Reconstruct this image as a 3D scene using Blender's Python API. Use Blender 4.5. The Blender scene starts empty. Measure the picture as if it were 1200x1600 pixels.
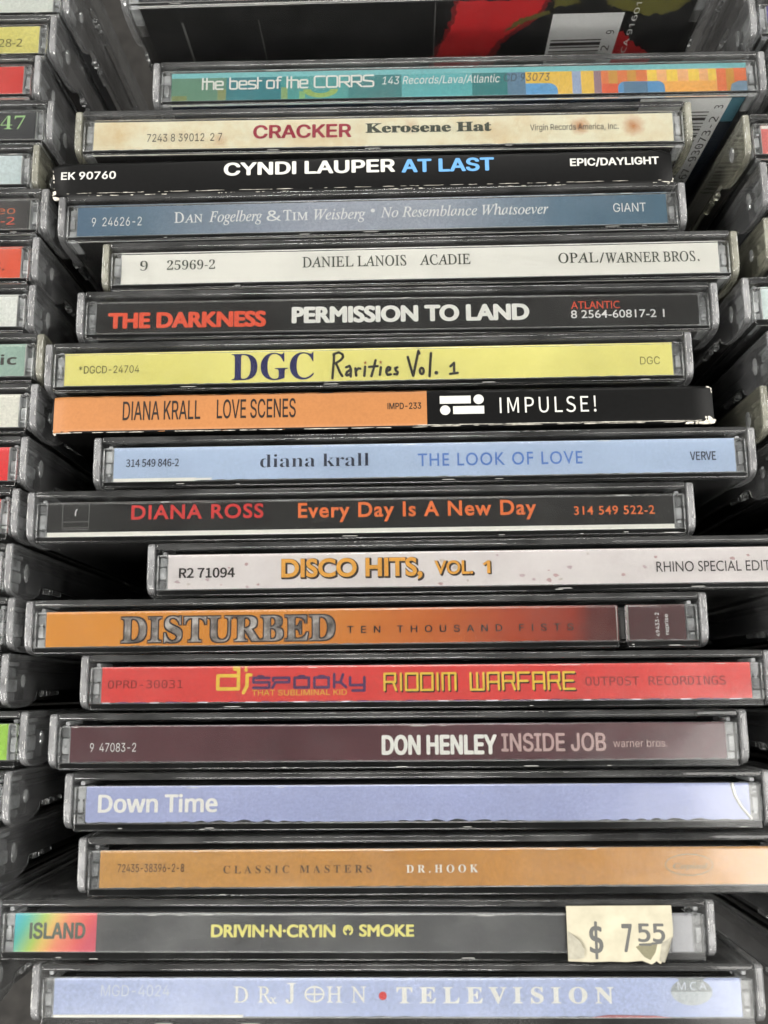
import bpy, bmesh, math, random, os
import numpy as np
from mathutils import Vector, Matrix
from mathutils.geometry import delaunay_2d_cdt

# ------------------------------------------------------------------ camera, light, exposure
SC = bpy.context.scene
COL = SC.collection
MM = 0.001
BASE = 141.5            # height of a case in mm: spines lie at z = BASE, the floor at z = 0
RNG = random.Random(7)

cam = bpy.data.cameras.new('camera')
camo = bpy.data.objects.new('camera', cam)
COL.objects.link(camo)
SC.camera = camo
cam.sensor_fit = 'VERTICAL'
cam.sensor_height = 36.0
cam.lens = 33.3
cam.clip_start = 0.005
cam.clip_end = 20
R3 = Matrix(((0.9997778, 0.01049767, 0.01827972),
             (-0.00691528, 0.98252114, -0.18602255),
             (-0.01991302, 0.18585481, 0.98237542)))
CAMPOS = Vector((3.2478, -33.0508, 174.5397 + BASE - 0.95))
camo.matrix_world = Matrix.Translation(CAMPOS * MM) @ R3.to_4x4()
cam.dof.use_dof = True
cam.dof.focus_distance = 0.184
cam.dof.aperture_fstop = 22

SC.render.engine = 'CYCLES'
SC.cycles.use_denoising = True
SC.cycles.max_bounces = 24
SC.cycles.transmission_bounces = 20
SC.cycles.transparent_max_bounces = 20
SC.cycles.glossy_bounces = 8
SC.cycles.diffuse_bounces = 4
SC.cycles.blur_glossy = 0.6
SC.cycles.sample_clamp_indirect = 6
SC.view_settings.view_transform = 'Standard'
SC.view_settings.look = 'None'
SC.view_settings.exposure = 0.28
SC.view_settings.gamma = 1.0

world = bpy.data.worlds.new('World')
SC.world = world
world.use_nodes = True
bg = world.node_tree.nodes['Background']
bg.inputs['Color'].default_value = (0.96, 1.0, 0.97, 1)
bg.inputs['Strength'].default_value = 0.10      # dim shop ceiling between the light fittings


def troffer(x, y, sx, sy, L, h=1.6):
    """ceiling light fitting of radiance L at height h (m) above the spines"""
    l = bpy.data.lights.new('ceiling_light', 'AREA')
    l.shape = 'RECTANGLE'
    l.size, l.size_y = sx, sy
    l.energy = math.pi * L * sx * sy
    l.color = (1.0, 0.975, 0.925)
    o = bpy.data.objects.new('ceiling_light', l)
    o.location = (x, y, h + BASE * MM)
    COL.objects.link(o)


troffer(0.84, -0.42, 0.62, 0.7, 4.5)
troffer(-0.22, -0.95, 0.9, 0.56, 5.0)
troffer(-1.35, -0.9, 0.62, 1.2, 13.5)
troffer(1.5, -1.5, 0.62, 1.2, 12.5)
troffer(1.75, 0.6, 0.62, 1.2, 13.5)
troffer(-1.55, 0.7, 0.62, 1.2, 13.5)
troffer(0.1, 2.05, 1.2, 0.62, 15.0)
troffer(-0.2, -2.1, 1.2, 0.62, 22.0)

# ------------------------------------------------------------------ materials


def lin(c):
    return tuple(((v / 255) / 12.92 if v / 255 <= 0.04045 else ((v / 255 + 0.055) / 1.055) ** 2.4) for v in c)


def rgba(c):
    return (*lin(c), 1.0)


class NT:
    def __init__(self, name):
        self.m = bpy.data.materials.new(name)
        self.m.use_nodes = True
        self.t = self.m.node_tree
        self.p = self.t.nodes['Principled BSDF']
        self.tc = self.t.nodes.new('ShaderNodeTexCoord')
        oi = self.t.nodes.new('ShaderNodeObjectInfo')
        sh = self.t.nodes.new('ShaderNodeVectorMath')
        sh.operation = 'MULTIPLY_ADD'
        self.t.links.new(oi.outputs['Random'], sh.inputs[0])
        sh.inputs[1].default_value = (3.1, 2.3, 1.7)
        self.t.links.new(self.tc.outputs['Object'], sh.inputs[2])
        self.pos = sh.outputs[0]      # place on the object, shifted from one object to the next

    def n(self, kind, **kw):
        x = self.t.nodes.new(kind)
        for k, v in kw.items():
            setattr(x, k, v)
        return x

    def l(self, a, b):
        self.t.links.new(a, b)

    def noise(self, scale, detail=3, stretch=None, rough=0.55):
        x = self.n('ShaderNodeTexNoise')
        x.inputs['Scale'].default_value = scale
        x.inputs['Detail'].default_value = detail
        x.inputs['Roughness'].default_value = rough
        if stretch:
            mp = self.n('ShaderNodeMapping')
            mp.inputs['Scale'].default_value = stretch
            self.l(self.pos, mp.inputs['Vector'])
            self.l(mp.outputs[0], x.inputs['Vector'])
        else:
            self.l(self.pos, x.inputs['Vector'])
        return x.outputs['Fac']

    def ramp(self, fac, stops, interp='LINEAR'):
        r = self.n('ShaderNodeValToRGB')
        r.color_ramp.interpolation = interp
        e = r.color_ramp.elements
        e[1].position = stops[-1][0]
        e[0].position = stops[0][0]
        for (p, c), el in ((stops[0], e[0]), (stops[-1], e[-1])):
            el.color = c if len(c) == 4 else (*c, 1)
        for p, c in stops[1:-1]:
            e.new(p).color = c if len(c) == 4 else (*c, 1)
        self.l(fac, r.inputs[0])
        return r.outputs[0]

    def mix(self, fac, a, b, mode='MIX'):
        m = self.n('ShaderNodeMix', data_type='RGBA', blend_type=mode)
        if isinstance(fac, float):
            m.inputs[0].default_value = fac
        else:
            self.l(fac, m.inputs[0])
        for s, v in ((6, a), (7, b)):
            if isinstance(v, tuple):
                m.inputs[s].default_value = v
            else:
                self.l(v, m.inputs[s])
        return m.outputs[2]

    def maprange(self, v, a, b, c=0.0, d=1.0):
        m = self.n('ShaderNodeMapRange')
        m.inputs[1].default_value, m.inputs[2].default_value = a, b
        m.inputs[3].default_value, m.inputs[4].default_value = c, d
        self.l(v, m.inputs[0])
        return m.outputs[0]

    def bump(self, h, strength, dist=0.0002):
        b = self.n('ShaderNodeBump')
        b.inputs['Strength'].default_value = strength
        b.inputs['Distance'].default_value = dist
        self.l(h, b.inputs['Height'])
        self.l(b.outputs[0], self.p.inputs['Normal'])


def clear_plastic(name, tint=(0.97, 0.985, 0.98), rough=(0.015, 0.12), scuff_glow=0.05, haze=(0.5, 0.51, 0.5), wave=0.0006, edge_glow=0.0):
    """polystyrene: refracting body with a diffuse veil: scuffs, plus scattered light put into the colour"""
    k = NT(name)
    k.p.inputs['Base Color'].default_value = (*tint, 1)
    k.p.inputs['Transmission Weight'].default_value = 1.0
    k.p.inputs['IOR'].default_value = 1.57
    nz = k.noise(90, 4)
    k.l(k.maprange(nz, 0.45, 0.8, rough[0], rough[1]), k.p.inputs['Roughness'])
    k.bump(k.noise(28, 2), 0.9, wave)
    d = k.n('ShaderNodeBsdfPrincipled')
    d.inputs['Base Color'].default_value = (*haze, 1)
    d.inputs['Roughness'].default_value = 0.45
    d.inputs['Subsurface Weight'].default_value = 0.0
    mx = k.n('ShaderNodeMixShader')
    f = k.maprange(k.noise(240, 5, (0.5, 1, 1)), 0.35, 0.75, scuff_glow * 0.5, scuff_glow * 1.9)
    if edge_glow:      # paler towards the spine edge: light piped through the plastic, put into the colour
        sep = k.n('ShaderNodeSeparateXYZ')
        k.l(k.tc.outputs['Object'], sep.inputs[0])
        h = k.maprange(sep.outputs['Z'], (BASE - 1.2) * MM, (BASE - 0.05) * MM, 0, edge_glow)
        m_ = k.n('ShaderNodeMath', operation='MULTIPLY_ADD')
        k.l(h, m_.inputs[0])
        k.l(k.maprange(k.noise(330, 5, (1, .5, 1), .65), 0.32, 0.68, .45, 1.5), m_.inputs[1])
        k.l(f, m_.inputs[2])
        f = m_.outputs[0]
    k.l(f, mx.inputs[0])
    k.l(k.p.outputs[0], mx.inputs[1])
    k.l(d.outputs[0], mx.inputs[2])
    k.l(mx.outputs[0], k.t.nodes['Material Output'].inputs['Surface'])
    return k.m


CLEAR = clear_plastic('clear_polystyrene', (0.99, 0.995, 0.992), (0.13, 0.24), 0.006, wave=0.0005)
CLEAR_LID = clear_plastic('clear_polystyrene_lid', (0.955, 0.97, 0.965), (0.02, 0.12), 0.075, (0.42, 0.42, 0.42))
CLEAR_ARM = clear_plastic('clear_polystyrene_edge', (0.955, 0.97, 0.965), (0.02, 0.14), 0.08, (0.58, 0.58, 0.59), 0.0005, 0.24)
YELLOWED = clear_plastic('yellowed_polystyrene', (0.93, 0.92, 0.80), (0.03, 0.14), 0.10, (0.55, 0.54, 0.45), 0.0005, 0.26)


def plain(name, c, rough=0.5, spec=0.4, grain=0.0, gs=900, bump=0.0, raw=False):
    k = NT(name)
    col = (*c, 1) if raw else rgba(c)
    k.p.inputs['Roughness'].default_value = rough
    k.p.inputs['Specular IOR Level'].default_value = spec
    if grain:
        f = k.noise(gs, 3)
        a = tuple(v * (1 - grain) for v in col[:3]) + (1,)
        b = tuple(min(1, v * (1 + grain)) for v in col[:3]) + (1,)
        k.l(k.ramp(f, [(0.3, a), (0.7, b)]), k.p.inputs['Base Color'])
        if bump:
            k.bump(f, bump, 0.00008)
    else:
        k.p.inputs['Base Color'].default_value = col
    return k.m


def paper(name, stops, rough=0.27, grain=0.2, mottle=None, wr=0.22, sheen=0.5, axis='X', span=(-0.0588, 0.0588)):
    """printed card: colour(s) along the spine, print grain, slight waviness"""
    k = NT(name)
    if isinstance(stops[0], (int, float)):
        base = None
        c0 = rgba(stops)
    else:
        sep = k.n('ShaderNodeSeparateXYZ')
        k.l(k.tc.outputs['Object'], sep.inputs[0])
        wob = k.noise(120, 3)
        ad = k.n('ShaderNodeMath', operation='MULTIPLY_ADD')
        k.l(wob, ad.inputs[0])
        ad.inputs[1].default_value = 0.004
        k.l(sep.outputs[axis], ad.inputs[2])
        base = k.ramp(k.maprange(ad.outputs[0], *span), [(p, rgba(c)) for p, c in stops])
        c0 = base
    col = c0
    if mottle:
        mc, sc, lo, hi, amt = mottle
        f = k.maprange(k.noise(sc, 5), lo, hi, 0, amt)
        col = k.mix(f, col, rgba(mc))
    col = k.mix(1.0, col, k.ramp(k.noise(45, 4), [(0.3, (0.9,) * 3), (0.7, (1.04,) * 3)]), 'MULTIPLY')
    g = k.noise(1900, 3, None, 0.7)
    gr = k.ramp(g, [(0.3, (1 - grain,) * 3), (0.7, (1 + grain * 0.5,) * 3)])
    col = k.mix(1.0, col, gr, 'MULTIPLY')
    k.l(col, k.p.inputs['Base Color'])
    k.p.inputs['Roughness'].default_value = rough
    k.p.inputs['Specular IOR Level'].default_value = sheen
    k.bump(k.noise(260, 4), wr, 0.00025)
    return k.m


TRAY = plain('black_tray_plastic', (0.02, 0.019, 0.018), 0.3, 0.5, raw=True)
GREYTRAY = plain('smoke_tray_plastic', (0.05, 0.052, 0.055), 0.3, 0.5, raw=True)
POST = clear_plastic('frosted_hinge_plastic', (0.97, 0.98, 0.98), (0.04, 0.14), 0.6, (0.62, 0.63, 0.64), 0.0016)
POSTD = clear_plastic('dull_hinge_plastic', (0.95, 0.96, 0.96), (0.04, 0.14), 0.34, (0.5, 0.51, 0.52), 0.0016)
BOSSM = clear_plastic('glint_boss_plastic', (0.97, 0.98, 0.98), (0.02, 0.08), 0.13, (0.62, 0.63, 0.63), 0.002)
WHITE_CARD = plain('white_card', (232, 230, 222), 0.6, 0.3, grain=0.05)
RAW_CARD = plain('torn_card', (206, 201, 190), 0.9, 0.1, grain=0.25, gs=1800, bump=0.8)
BOOK = plain('booklet_print', (40, 38, 38), 0.4, 0.4)
DARK_BOARD = plain('black_card', (7, 7, 7), 0.42, 0.2, grain=0.3, gs=1500, bump=0.15)
FLOOR = plain('bin_floor_board', (0.03, 0.028, 0.026), 0.7, 0.2, grain=0.3, gs=200, raw=True)

INK = dict(wc=(196, 195, 190), wcb=(92, 146, 194), w=(232, 231, 225), w2=(225, 226, 224), w3=(206, 212, 224), navy=(58, 74, 84), navy2=(34, 33, 92), dk=(74, 70, 62),
           crimson=(160, 36, 58), dkgreen=(66, 72, 58), ltblue=(110, 172, 226), orangered=(224, 80, 44), olive=(92, 90, 40),
           olive2=(130, 126, 58), blk=(36, 28, 24), dkblue=(48, 54, 74), midblue=(84, 124, 196), red=(204, 48, 44),
           orange=(226, 112, 50), gold=(224, 160, 58), maroon=(130, 32, 30), maroon2=(140, 56, 54), yellow=(224, 188, 62),
           pinkgrey=(188, 160, 156), brown=(104, 78, 50), greyt=(92, 100, 88), paleyel=(228, 220, 128), purple=(74, 62, 132),
           ltgrey=(178, 186, 190), green=(164, 206, 140), ink=(46, 42, 34), star=(166, 110, 50), spnavy=(82, 48, 92),
           steel=(176, 174, 172), shadow=(48, 32, 26), grey=(120, 120, 118), rust=(190, 92, 46), stamp=(86, 86, 84),
           redart=(196, 30, 36), moss=(112, 108, 42), teal=(70, 120, 136), barwhite=(250, 250, 248), hooklogo=(150, 150, 128))
_ink = {}


def ink(c):
    if c not in _ink:
        if c == 'metal':
            k = NT('ink_metal')
            f = k.noise(420, 4)
            k.l(k.ramp(f, [(0.3, rgba((60, 56, 54))), (0.52, rgba((140, 134, 130))), (0.7, rgba((206, 202, 198)))]), k.p.inputs['Base Color'])
            k.p.inputs['Roughness'].default_value = 0.4
            _ink[c] = k.m
        else:
            _ink[c] = plain('ink_' + c, INK[c], 0.42, 0.4, grain=0.06, gs=2200)
    return _ink[c]


# ------------------------------------------------------------------ mesh helpers (mm in, metres out)


class MB:
    def __init__(self):
        self.bm = bmesh.new()
        self.mats = []

    def mi(self, m):
        if m is None:
            return 0
        if m not in self.mats:
            self.mats.append(m)
        return self.mats.index(m)

    def poly(self, pts, m=None):
        f = self.bm.faces.new([self.bm.verts.new(Vector(p)) for p in pts])
        f.material_index = self.mi(m)
        return f

    def prism(self, pts_yz, x0, x1, m=None, bev=0.0, seg=2, axis='x'):
        b = bmesh.new()
        if axis == 'x':
            P = lambda a, c, s: (s, a, c)
        elif axis == 'y':
            P = lambda a, c, s: (a, s, c)
        else:
            P = lambda a, c, s: (a, c, s)
        A = [b.verts.new(P(y, z, x0)) for y, z in pts_yz]
        B = [b.verts.new(P(y, z, x1)) for y, z in pts_yz]
        b.faces.new(A)
        b.faces.new(B[::-1])
        n = len(A)
        for i in range(n):
            b.faces.new((A[i], B[i], B[(i + 1) % n], A[(i + 1) % n])[::-1])
        bmesh.ops.recalc_face_normals(b, faces=b.faces)
        if bev:
            bmesh.ops.bevel(b, geom=list(b.edges), offset=bev, segments=seg, profile=0.5, affect='EDGES', clamp_overlap=True)
        self.absorb(b, m)

    def box(self, x0, x1, y0, y1, z0, z1, m=None, bev=0.0, seg=2):
        self.prism([(y0, z0), (y1, z0), (y1, z1), (y0, z1)], x0, x1, m, bev, seg)

    def absorb(self, b, m):
        i = self.mi(m)
        mp = {v: self.bm.verts.new(v.co) for v in b.verts}
        for f in b.faces:
            g = self.bm.faces.new([mp[v] for v in f.verts])
            g.material_index = i
        b.free()

    def mesh(self, name, smooth=False):
        me = bpy.data.meshes.new(name)
        for v in self.bm.verts:
            v.co = Vector((v.co.x, v.co.y, v.co.z + BASE)) * MM
        self.bm.to_mesh(me)
        self.bm.free()
        for m in self.mats:
            me.materials.append(m)
        if smooth:
            for p in me.polygons:      # rounded edges shade smoothly, flat walls stay flat
                p.use_smooth = True
            me.set_sharp_from_angle(angle=math.radians(42))
            for p in me.polygons:
                p.use_smooth = name in ('card_cover', 'orange_panel') or max(abs(c) for c in p.normal) < 0.9995
        return me


def part(name, me, parent, mat=None):
    o = bpy.data.objects.new(name, me)
    COL.objects.link(o)
    o.parent = parent
    if mat is not None and not me.materials:
        me.materials.append(mat)
    return o


def thing(name, label, cat, x, y, rz, group, dz=0.0, lean=0.0):
    o = bpy.data.objects.new(name, None)
    o.empty_display_size = 0.01
    COL.objects.link(o)
    tilt = math.radians(RNG.uniform(-.13, .13))
    o.location = ((x - BASE * math.sin(tilt)) * MM, y * MM, dz * MM)
    o.rotation_euler = (math.radians(lean), tilt, math.radians(rz))
    o['label'] = label
    o['category'] = cat
    o['group'] = group
    return o


# ------------------------------------------------------------------ lettering
FD = os.path.join(bpy.utils.system_resource('DATAFILES'), 'fonts')


def ldf(n):
    try:
        return bpy.data.fonts.load(os.path.join(FD, n))
    except Exception:
        return None


F_MATH = ldf('NotoSansMath-Regular.woff2')
F_CJK = ldf('Noto Sans CJK Regular.woff2')
F_INTER = ldf('Inter.woff2')
F_MONO = ldf('DejaVuSansMono.woff2')


def mathmap(s, up, lo, dg=None):
    r = ''
    for c in s:
        if 'A' <= c <= 'Z':
            r += chr(up + ord(c) - 65)
        elif 'a' <= c <= 'z':
            v = lo + ord(c) - 97
            r += chr(0x210E if v == 0x1D455 else v)
        elif dg and '0' <= c <= '9':
            r += chr(dg + ord(c) - 48)
        else:
            r += c
    return r


FONTS = {
    'sans': (F_MATH, lambda s: s, 0, 0), 'sansb': (F_MATH, lambda s: mathmap(s, 0x1D5D4, 0x1D5EE, 0x1D7EC), 0, 0),
    'sansi': (F_MATH, lambda s: mathmap(s, 0x1D608, 0x1D622), 0, 0), 'serifb': (F_MATH, lambda s: mathmap(s, 0x1D400, 0x1D41A, 0x1D7CE), 0, 0),
    'serifd': (F_MATH, lambda s: mathmap(s, 0x1D400, 0x1D41A, 0x1D7CE), 0, -0.007),
    'serifi': (F_MATH, lambda s: mathmap(s, 0x1D434, 0x1D44E), 0, 0.004), 'serif': (F_MATH, lambda s: mathmap(s, 0x1D434, 0x1D44E), 0.275, 0.006),
    'cjk': (F_CJK, lambda s: s, 0, 0), 'mono': (F_MONO, lambda s: s, 0, 0), 'gill': (None, lambda s: s, 0, 0), 'grot': (F_INTER, lambda s: s if s == 'INSIDE JOB' else s.replace('I', chr(0x399)), 0, 0), 'groti': (F_INTER, lambda s: s, -0.2, 0)}


def outlines(ob):
    """fill each outer contour with the holes it holds, so strokes that overlap inside a glyph stay solid"""
    dg = bpy.context.evaluated_depsgraph_get()
    cu = ob.to_curve(dg)
    loops = []
    for s_ in cu.splines:
        bp = s_.bezier_points
        pts = []
        for i in range(len(bp)):
            a_, b_ = bp[i], bp[(i + 1) % len(bp)]
            p0, p1, p2, p3 = a_.co, a_.handle_right, b_.handle_left, b_.co
            straight = (p1 - p0).length < 1e-6 and (p2 - p3).length < 1e-6
            n_ = 1 if straight else 5
            for q in range(n_):
                t_ = q / n_
                u_ = 1 - t_
                pts.append((p0 * u_ ** 3 + p1 * 3 * u_ * u_ * t_ + p2 * 3 * u_ * t_ * t_ + p3 * t_ ** 3).to_2d())
        clean = [p for i, p in enumerate(pts) if (p - pts[i - 1]).length > 1e-5]
        if len(clean) > 2:
            loops.append(clean)
    ob.to_curve_clear()
    if not loops:
        return [], []
    # triangulate all outlines together, keep what the outlines wind around
    vs, es = [], []
    for P in loops:
        b0 = len(vs)
        vs += [p.copy() for p in P]
        es += [(b0 + i, b0 + (i + 1) % len(P)) for i in range(len(P))]
    V, _, F, *_ = delaunay_2d_cdt(vs, es, [], 0, 1e-6)
    pts = np.array([(v.x, v.y) for v in V])
    tri = np.array([tuple(f) for f in F])
    cen = pts[tri].mean(1)
    A = np.array([(vs[i].x, vs[i].y) for i, j in es])
    B = np.array([(vs[j].x, vs[j].y) for i, j in es])
    wind = np.zeros(len(cen), int)
    for (ax, ay), (bx_, by) in zip(A, B):
        up = (ay <= cen[:, 1]) & (by > cen[:, 1])
        dn = (by <= cen[:, 1]) & (ay > cen[:, 1])
        side = (bx_ - ax) * (cen[:, 1] - ay) - (cen[:, 0] - ax) * (by - ay)
        wind += (up & (side > 0)).astype(int) - (dn & (side < 0)).astype(int)
    return [tuple(p) for p in pts], [tuple(int(i) for i in t_) for t_ in tri[wind != 0]]


def raw_text(font, body, sp=1.0, off=0.0):
    fnt, mp, shear, o0 = FONTS[font]
    c = bpy.data.curves.new('lettering', 'FONT')
    if fnt:
        c.font = fnt
    c.body = mp(body)
    c.space_character = sp
    c.offset = off + o0
    c.resolution_u = 5
    ob = bpy.data.objects.new('lettering', c)
    COL.objects.link(ob)
    if font in ('grot', 'groti'):
        V, F = outlines(ob)
        bpy.data.objects.remove(ob)
        bpy.data.curves.remove(c)
        return [(a_ - shear * b_, b_) for a_, b_ in V], F
    dg = bpy.context.evaluated_depsgraph_get()
    me = bpy.data.meshes.new_from_object(ob.evaluated_get(dg))
    V = [(v.co.x - shear * v.co.y, v.co.y) for v in me.vertices]
    F = [tuple(p.vertices) for p in me.polygons]
    bpy.data.objects.remove(ob)
    bpy.data.curves.remove(c)
    bpy.data.meshes.remove(me)
    return V, F


_h = {}


def ref_height(font, ch):
    if (font, ch) not in _h:
        V, F = raw_text(font, ch)
        _h[(font, ch)] = max(v[1] for v in V)
    return _h[(font, ch)]


def seg_strokes(strokes, w):
    """pen strokes -> overlapping quads with round joins (flat)"""
    V, F = [], []
    for st in strokes:
        ww = w
        if isinstance(st, tuple) and len(st) == 2 and isinstance(st[0], float):
            ww, st = st
        for (ax, ay), (bx, by) in zip(st[:-1], st[1:]):
            d = math.hypot(bx - ax, by - ay) or 1e-6
            nx, ny = -(by - ay) / d * ww / 2, (bx - ax) / d * ww / 2
            i = len(V)
            V += [(ax + nx, ay + ny), (ax - nx, ay - ny), (bx - nx, by - ny), (bx + nx, by + ny)]
            F.append((i, i + 1, i + 2, i + 3))
        for (ax, ay) in st:
            i = len(V)
            V += [(ax + ww / 2 * math.cos(t * math.pi / 4), ay + ww / 2 * math.sin(t * math.pi / 4)) for t in range(8)]
            F.append(tuple(range(i, i + 8)))
    return V, F


def arc(cx, cy, rx, ry, a0=0, a1=360, n=16):
    return [(cx + rx * math.cos(math.radians(a0 + (a1 - a0) * i / n)), cy + ry * math.sin(math.radians(a0 + (a1 - a0) * i / n))) for i in range(n + 1)]


TECH = {  # rounded techno alphabet: strokes, advance
    't': ([[(0, 1), (0, 0)], [(0, .7), (.3, .7)]], .34), 'h': ([[(0, 1), (0, 0)], [(0, .7), (.5, .7), (.58, .62), (.58, 0)]], .74),
    'e': ([[(0, .36), (.6, .36), (.6, .62), (.52, .7), (.08, .7), (0, .62), (0, .08), (.08, 0), (.6, 0)]], .78),
    'b': ([[(0, 1), (0, .08), (.08, 0), (.52, 0), (.6, .08), (.6, .62), (.52, .7), (.06, .7)]], .78),
    's': ([[(.56, .7), (.08, .7), (0, .62), (0, .4), (.52, .34), (.6, .28), (.6, .08), (.52, 0), (0, 0)]], .76),
    'o': ([[(.08, 0), (.52, 0), (.6, .08), (.6, .62), (.52, .7), (.08, .7), (0, .62), (0, .08), (.08, 0)]], .78),
    'f': ([[(.42, 1), (.2, 1), (.12, .92), (.12, 0)], [(0, .7), (.36, .7)]], .5),
    'C': ([[(.86, 1), (.1, 1), (0, .9), (0, .1), (.1, 0), (.86, 0)]], 1.02),
    'O': ([[(.1, 0), (.78, 0), (.88, .1), (.88, .9), (.78, 1), (.1, 1), (0, .9), (0, .1), (.1, 0)]], 1.06),
    'R': ([[(0, 0), (0, 1), (.74, 1), (.82, .92), (.82, .52), (.74, .44), (0, .44)], [(.4, .44), (.84, 0)]], 1.0),
    'S': ([[(.82, 1), (.1, 1), (0, .9), (0, .56), (.74, .46), (.82, .38), (.82, .1), (.74, 0), (0, 0)]], .95), ' ': ([], .42)}


def techno(body, w=.15):
    st, x = [], 0
    for ch in body:
        g, adv = TECH[ch]
        for s in g:
            st.append([(x + a, b) for a, b in s])
        x += adv
    return seg_strokes(st, w)


def layer(V, F, fn, mat, name, parent):
    mb = MB()
    vs = [mb.bm.verts.new(Vector(fn(x, y))) for x, y in V]
    for f in F:
        try:
            g = mb.bm.faces.new([vs[i] for i in f])
        except ValueError:
            pass
    mb.mats = [mat]
    return part(name, mb.mesh(name), parent)


def letter(parent, name, font, body, x0, x1, yb, yt, col, o=None, z=-1.26):
    o = o or {}
    if font == 'techno':
        V, F = techno(body)
        h = 1.0
    else:
        fat = o.get('fat', o.get('off', 0.0) if font != 'gill' else 0)
        V, F = raw_text(font, body, o.get('sp', 1.0), 0.0 if fat else o.get('off', 0.0))
        h = ref_height(font, 'h' if o.get('asc') else 'x' if o.get('xh') else 'H')
    a, b = min(v[0] for v in V), max(v[0] for v in V)
    sx = (x1 - x0) / (b - a)
    sy = (yt - yb) / h
    fit = lambda dx, dy, zz: (lambda x, y: (x0 + (x - a) * sx + dx, yb + y * sy + dy, zz))
    if o.get('shadow') or o.get('outline'):
        V2, F2 = raw_text(font, body, o.get('sp', 1.0), o.get('off', 0.0) + (0.03 if font == 'gill' else 0))
        d = .24
        sh = ((0.12, -0.1), (0.25, -0.22)) if o.get('shadow') else ((d, 0), (-d, 0), (0, d), (0, -d), (d, d), (-d, -d), (d, -d), (-d, d))
        mb = MB()
        for qi, (dx, dy) in enumerate(sh):
            f = fit(dx, dy, z - 0.012 - 0.0012 * qi)
            vs = [mb.bm.verts.new(Vector(f(x, y))) for x, y in V2]
            for q in F2:
                try:
                    mb.bm.faces.new([vs[i] for i in q])
                except ValueError:
                    pass
        mb.mats = [ink('shadow')]
        part('lettering_shadow', mb.mesh('lettering_shadow'), parent)
    if font != 'techno' and fat > 0:
        # heavier weight: the outline printed again a hair to each side
        n, V0, F0 = len(V), V, F
        V, F, Z = list(V0), list(F0), [0] * len(V0)
        for q, (dx, dy) in enumerate(((1, 0), (-1, 0), (0, .7), (0, -.7), (.7, .5), (-.7, .5), (.7, -.5), (-.7, -.5))):
            F += [tuple(i + len(V) for i in f) for f in F0]
            V += [(a_ + dx * fat, b_ + dy * fat) for a_, b_ in V0]
            Z += [(q + 1) * 0.0006] * n
        it = iter(Z)
        g0 = fit(0, 0, z)
        return layer(V, F, lambda a_, b_: (lambda p_: (p_[0], p_[1], p_[2] + next(it)))(g0(a_, b_)), ink(col), name, parent)
    return layer(V, F, fit(0, 0, z), ink(col), name, parent)


def strokes(parent, name, st, w, col, z=-1.26, fn=None):
    V, F = seg_strokes(st, w)
    if fn is None:
        fn = lambda x, y: (x, y, z)
    # joins overlap, so every face gets its own hair's breadth of height
    mb = MB()
    for i, f in enumerate(F):
        mb.poly([Vector(fn(*V[k])) + Vector((0, 0, 0.00012 * (i % 97))) for k in f])
    mb.mats = [ink(col)]
    return part(name, mb.mesh(name), parent)


def flat(parent, name, polys, z=-1.29):
    """flat print: list of (points, material)"""
    mb = MB()
    for i, (pts, m) in enumerate(polys):
        mb.poly([(x, y, z + 0.0006 * i) for x, y in pts], m)
    return part(name, mb.mesh(name), parent)


# ------------------------------------------------------------------ the jewel case (spine up; x along the spine, y from back to front)


def shell_mesh(split=None):
    mb = MB()
    prof = [(.15, -136.5), (.15, 0), (7.95, 0), (7.95, -1.15), (1.25, -1.15), (1.25, -136.5)]
    cuts = [(-60.7, 60.7)] if not split else [(-60.7, split[0]), (split[1], 60.7)]
    for a, b in cuts:
        mb.prism(prof, a, b, CLEAR, 0.4, 5)
    return mb.mesh('back_shell', True)


def lid_mesh(mat, mata):
    mb = MB()
    mb.prism([(8.95, -141.5), (8.95, -.1), (10.15, -.1), (10.15, -141.5)], -61.05, 61.05, mat, 0.42, 5)
    arm = [(10.1, -141.5), (10.1, -.5), (9.7, 0), (3.2, .0), (1.7, -.35), (.75, -1.4), (.3, -3.2), (.2, -6), (.3, -9.5), (.8, -12.5), (1.7, -14.6),
           (3.3, -15.6), (3.5, -18), (3.5, -141.5)]
    for s in (-1, 1):
        a, b = sorted((s * 61.15, s * 62.5))
        mb.prism(arm, a, b, mata, 0.42, 5)
        for z0, z1, y0 in ((-20.6, -18.6, 2.3), (-27, -22.5, 2.5), (-60, -52, 2.6), (-104, -96, 2.6)):
            mb.box(a + .12, b - .12, y0, 3.42, z0, z1, mata, 0.18, 2)
    return mb.mesh('lid', True)


def boss_mesh(s, ry, rz):
    """low dome over the hinge pin, its shape added to catch oval glints"""
    mb = MB()
    b = bmesh.new()
    rings = []
    for rx, h in ((1.0, 0.0), (.95, .22), (.7, .42), (.35, .5)):
        rings.append([b.verts.new((s * (62.52 + h), 5.2 + ry * rx * math.cos(i * math.pi / 8), -7.2 + rz * rx * math.sin(i * math.pi / 8))) for i in range(16)])
    for q in range(3):
        for i in range(16):
            b.faces.new((rings[q][i], rings[q][(i + 1) % 16], rings[q + 1][(i + 1) % 16], rings[q + 1][i]))
    b.faces.new(rings[0])
    b.faces.new(rings[3])
    bmesh.ops.recalc_face_normals(b, faces=b.faces)
    mb.absorb(b, BOSSM)
    return mb.mesh('hinge_boss')


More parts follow.
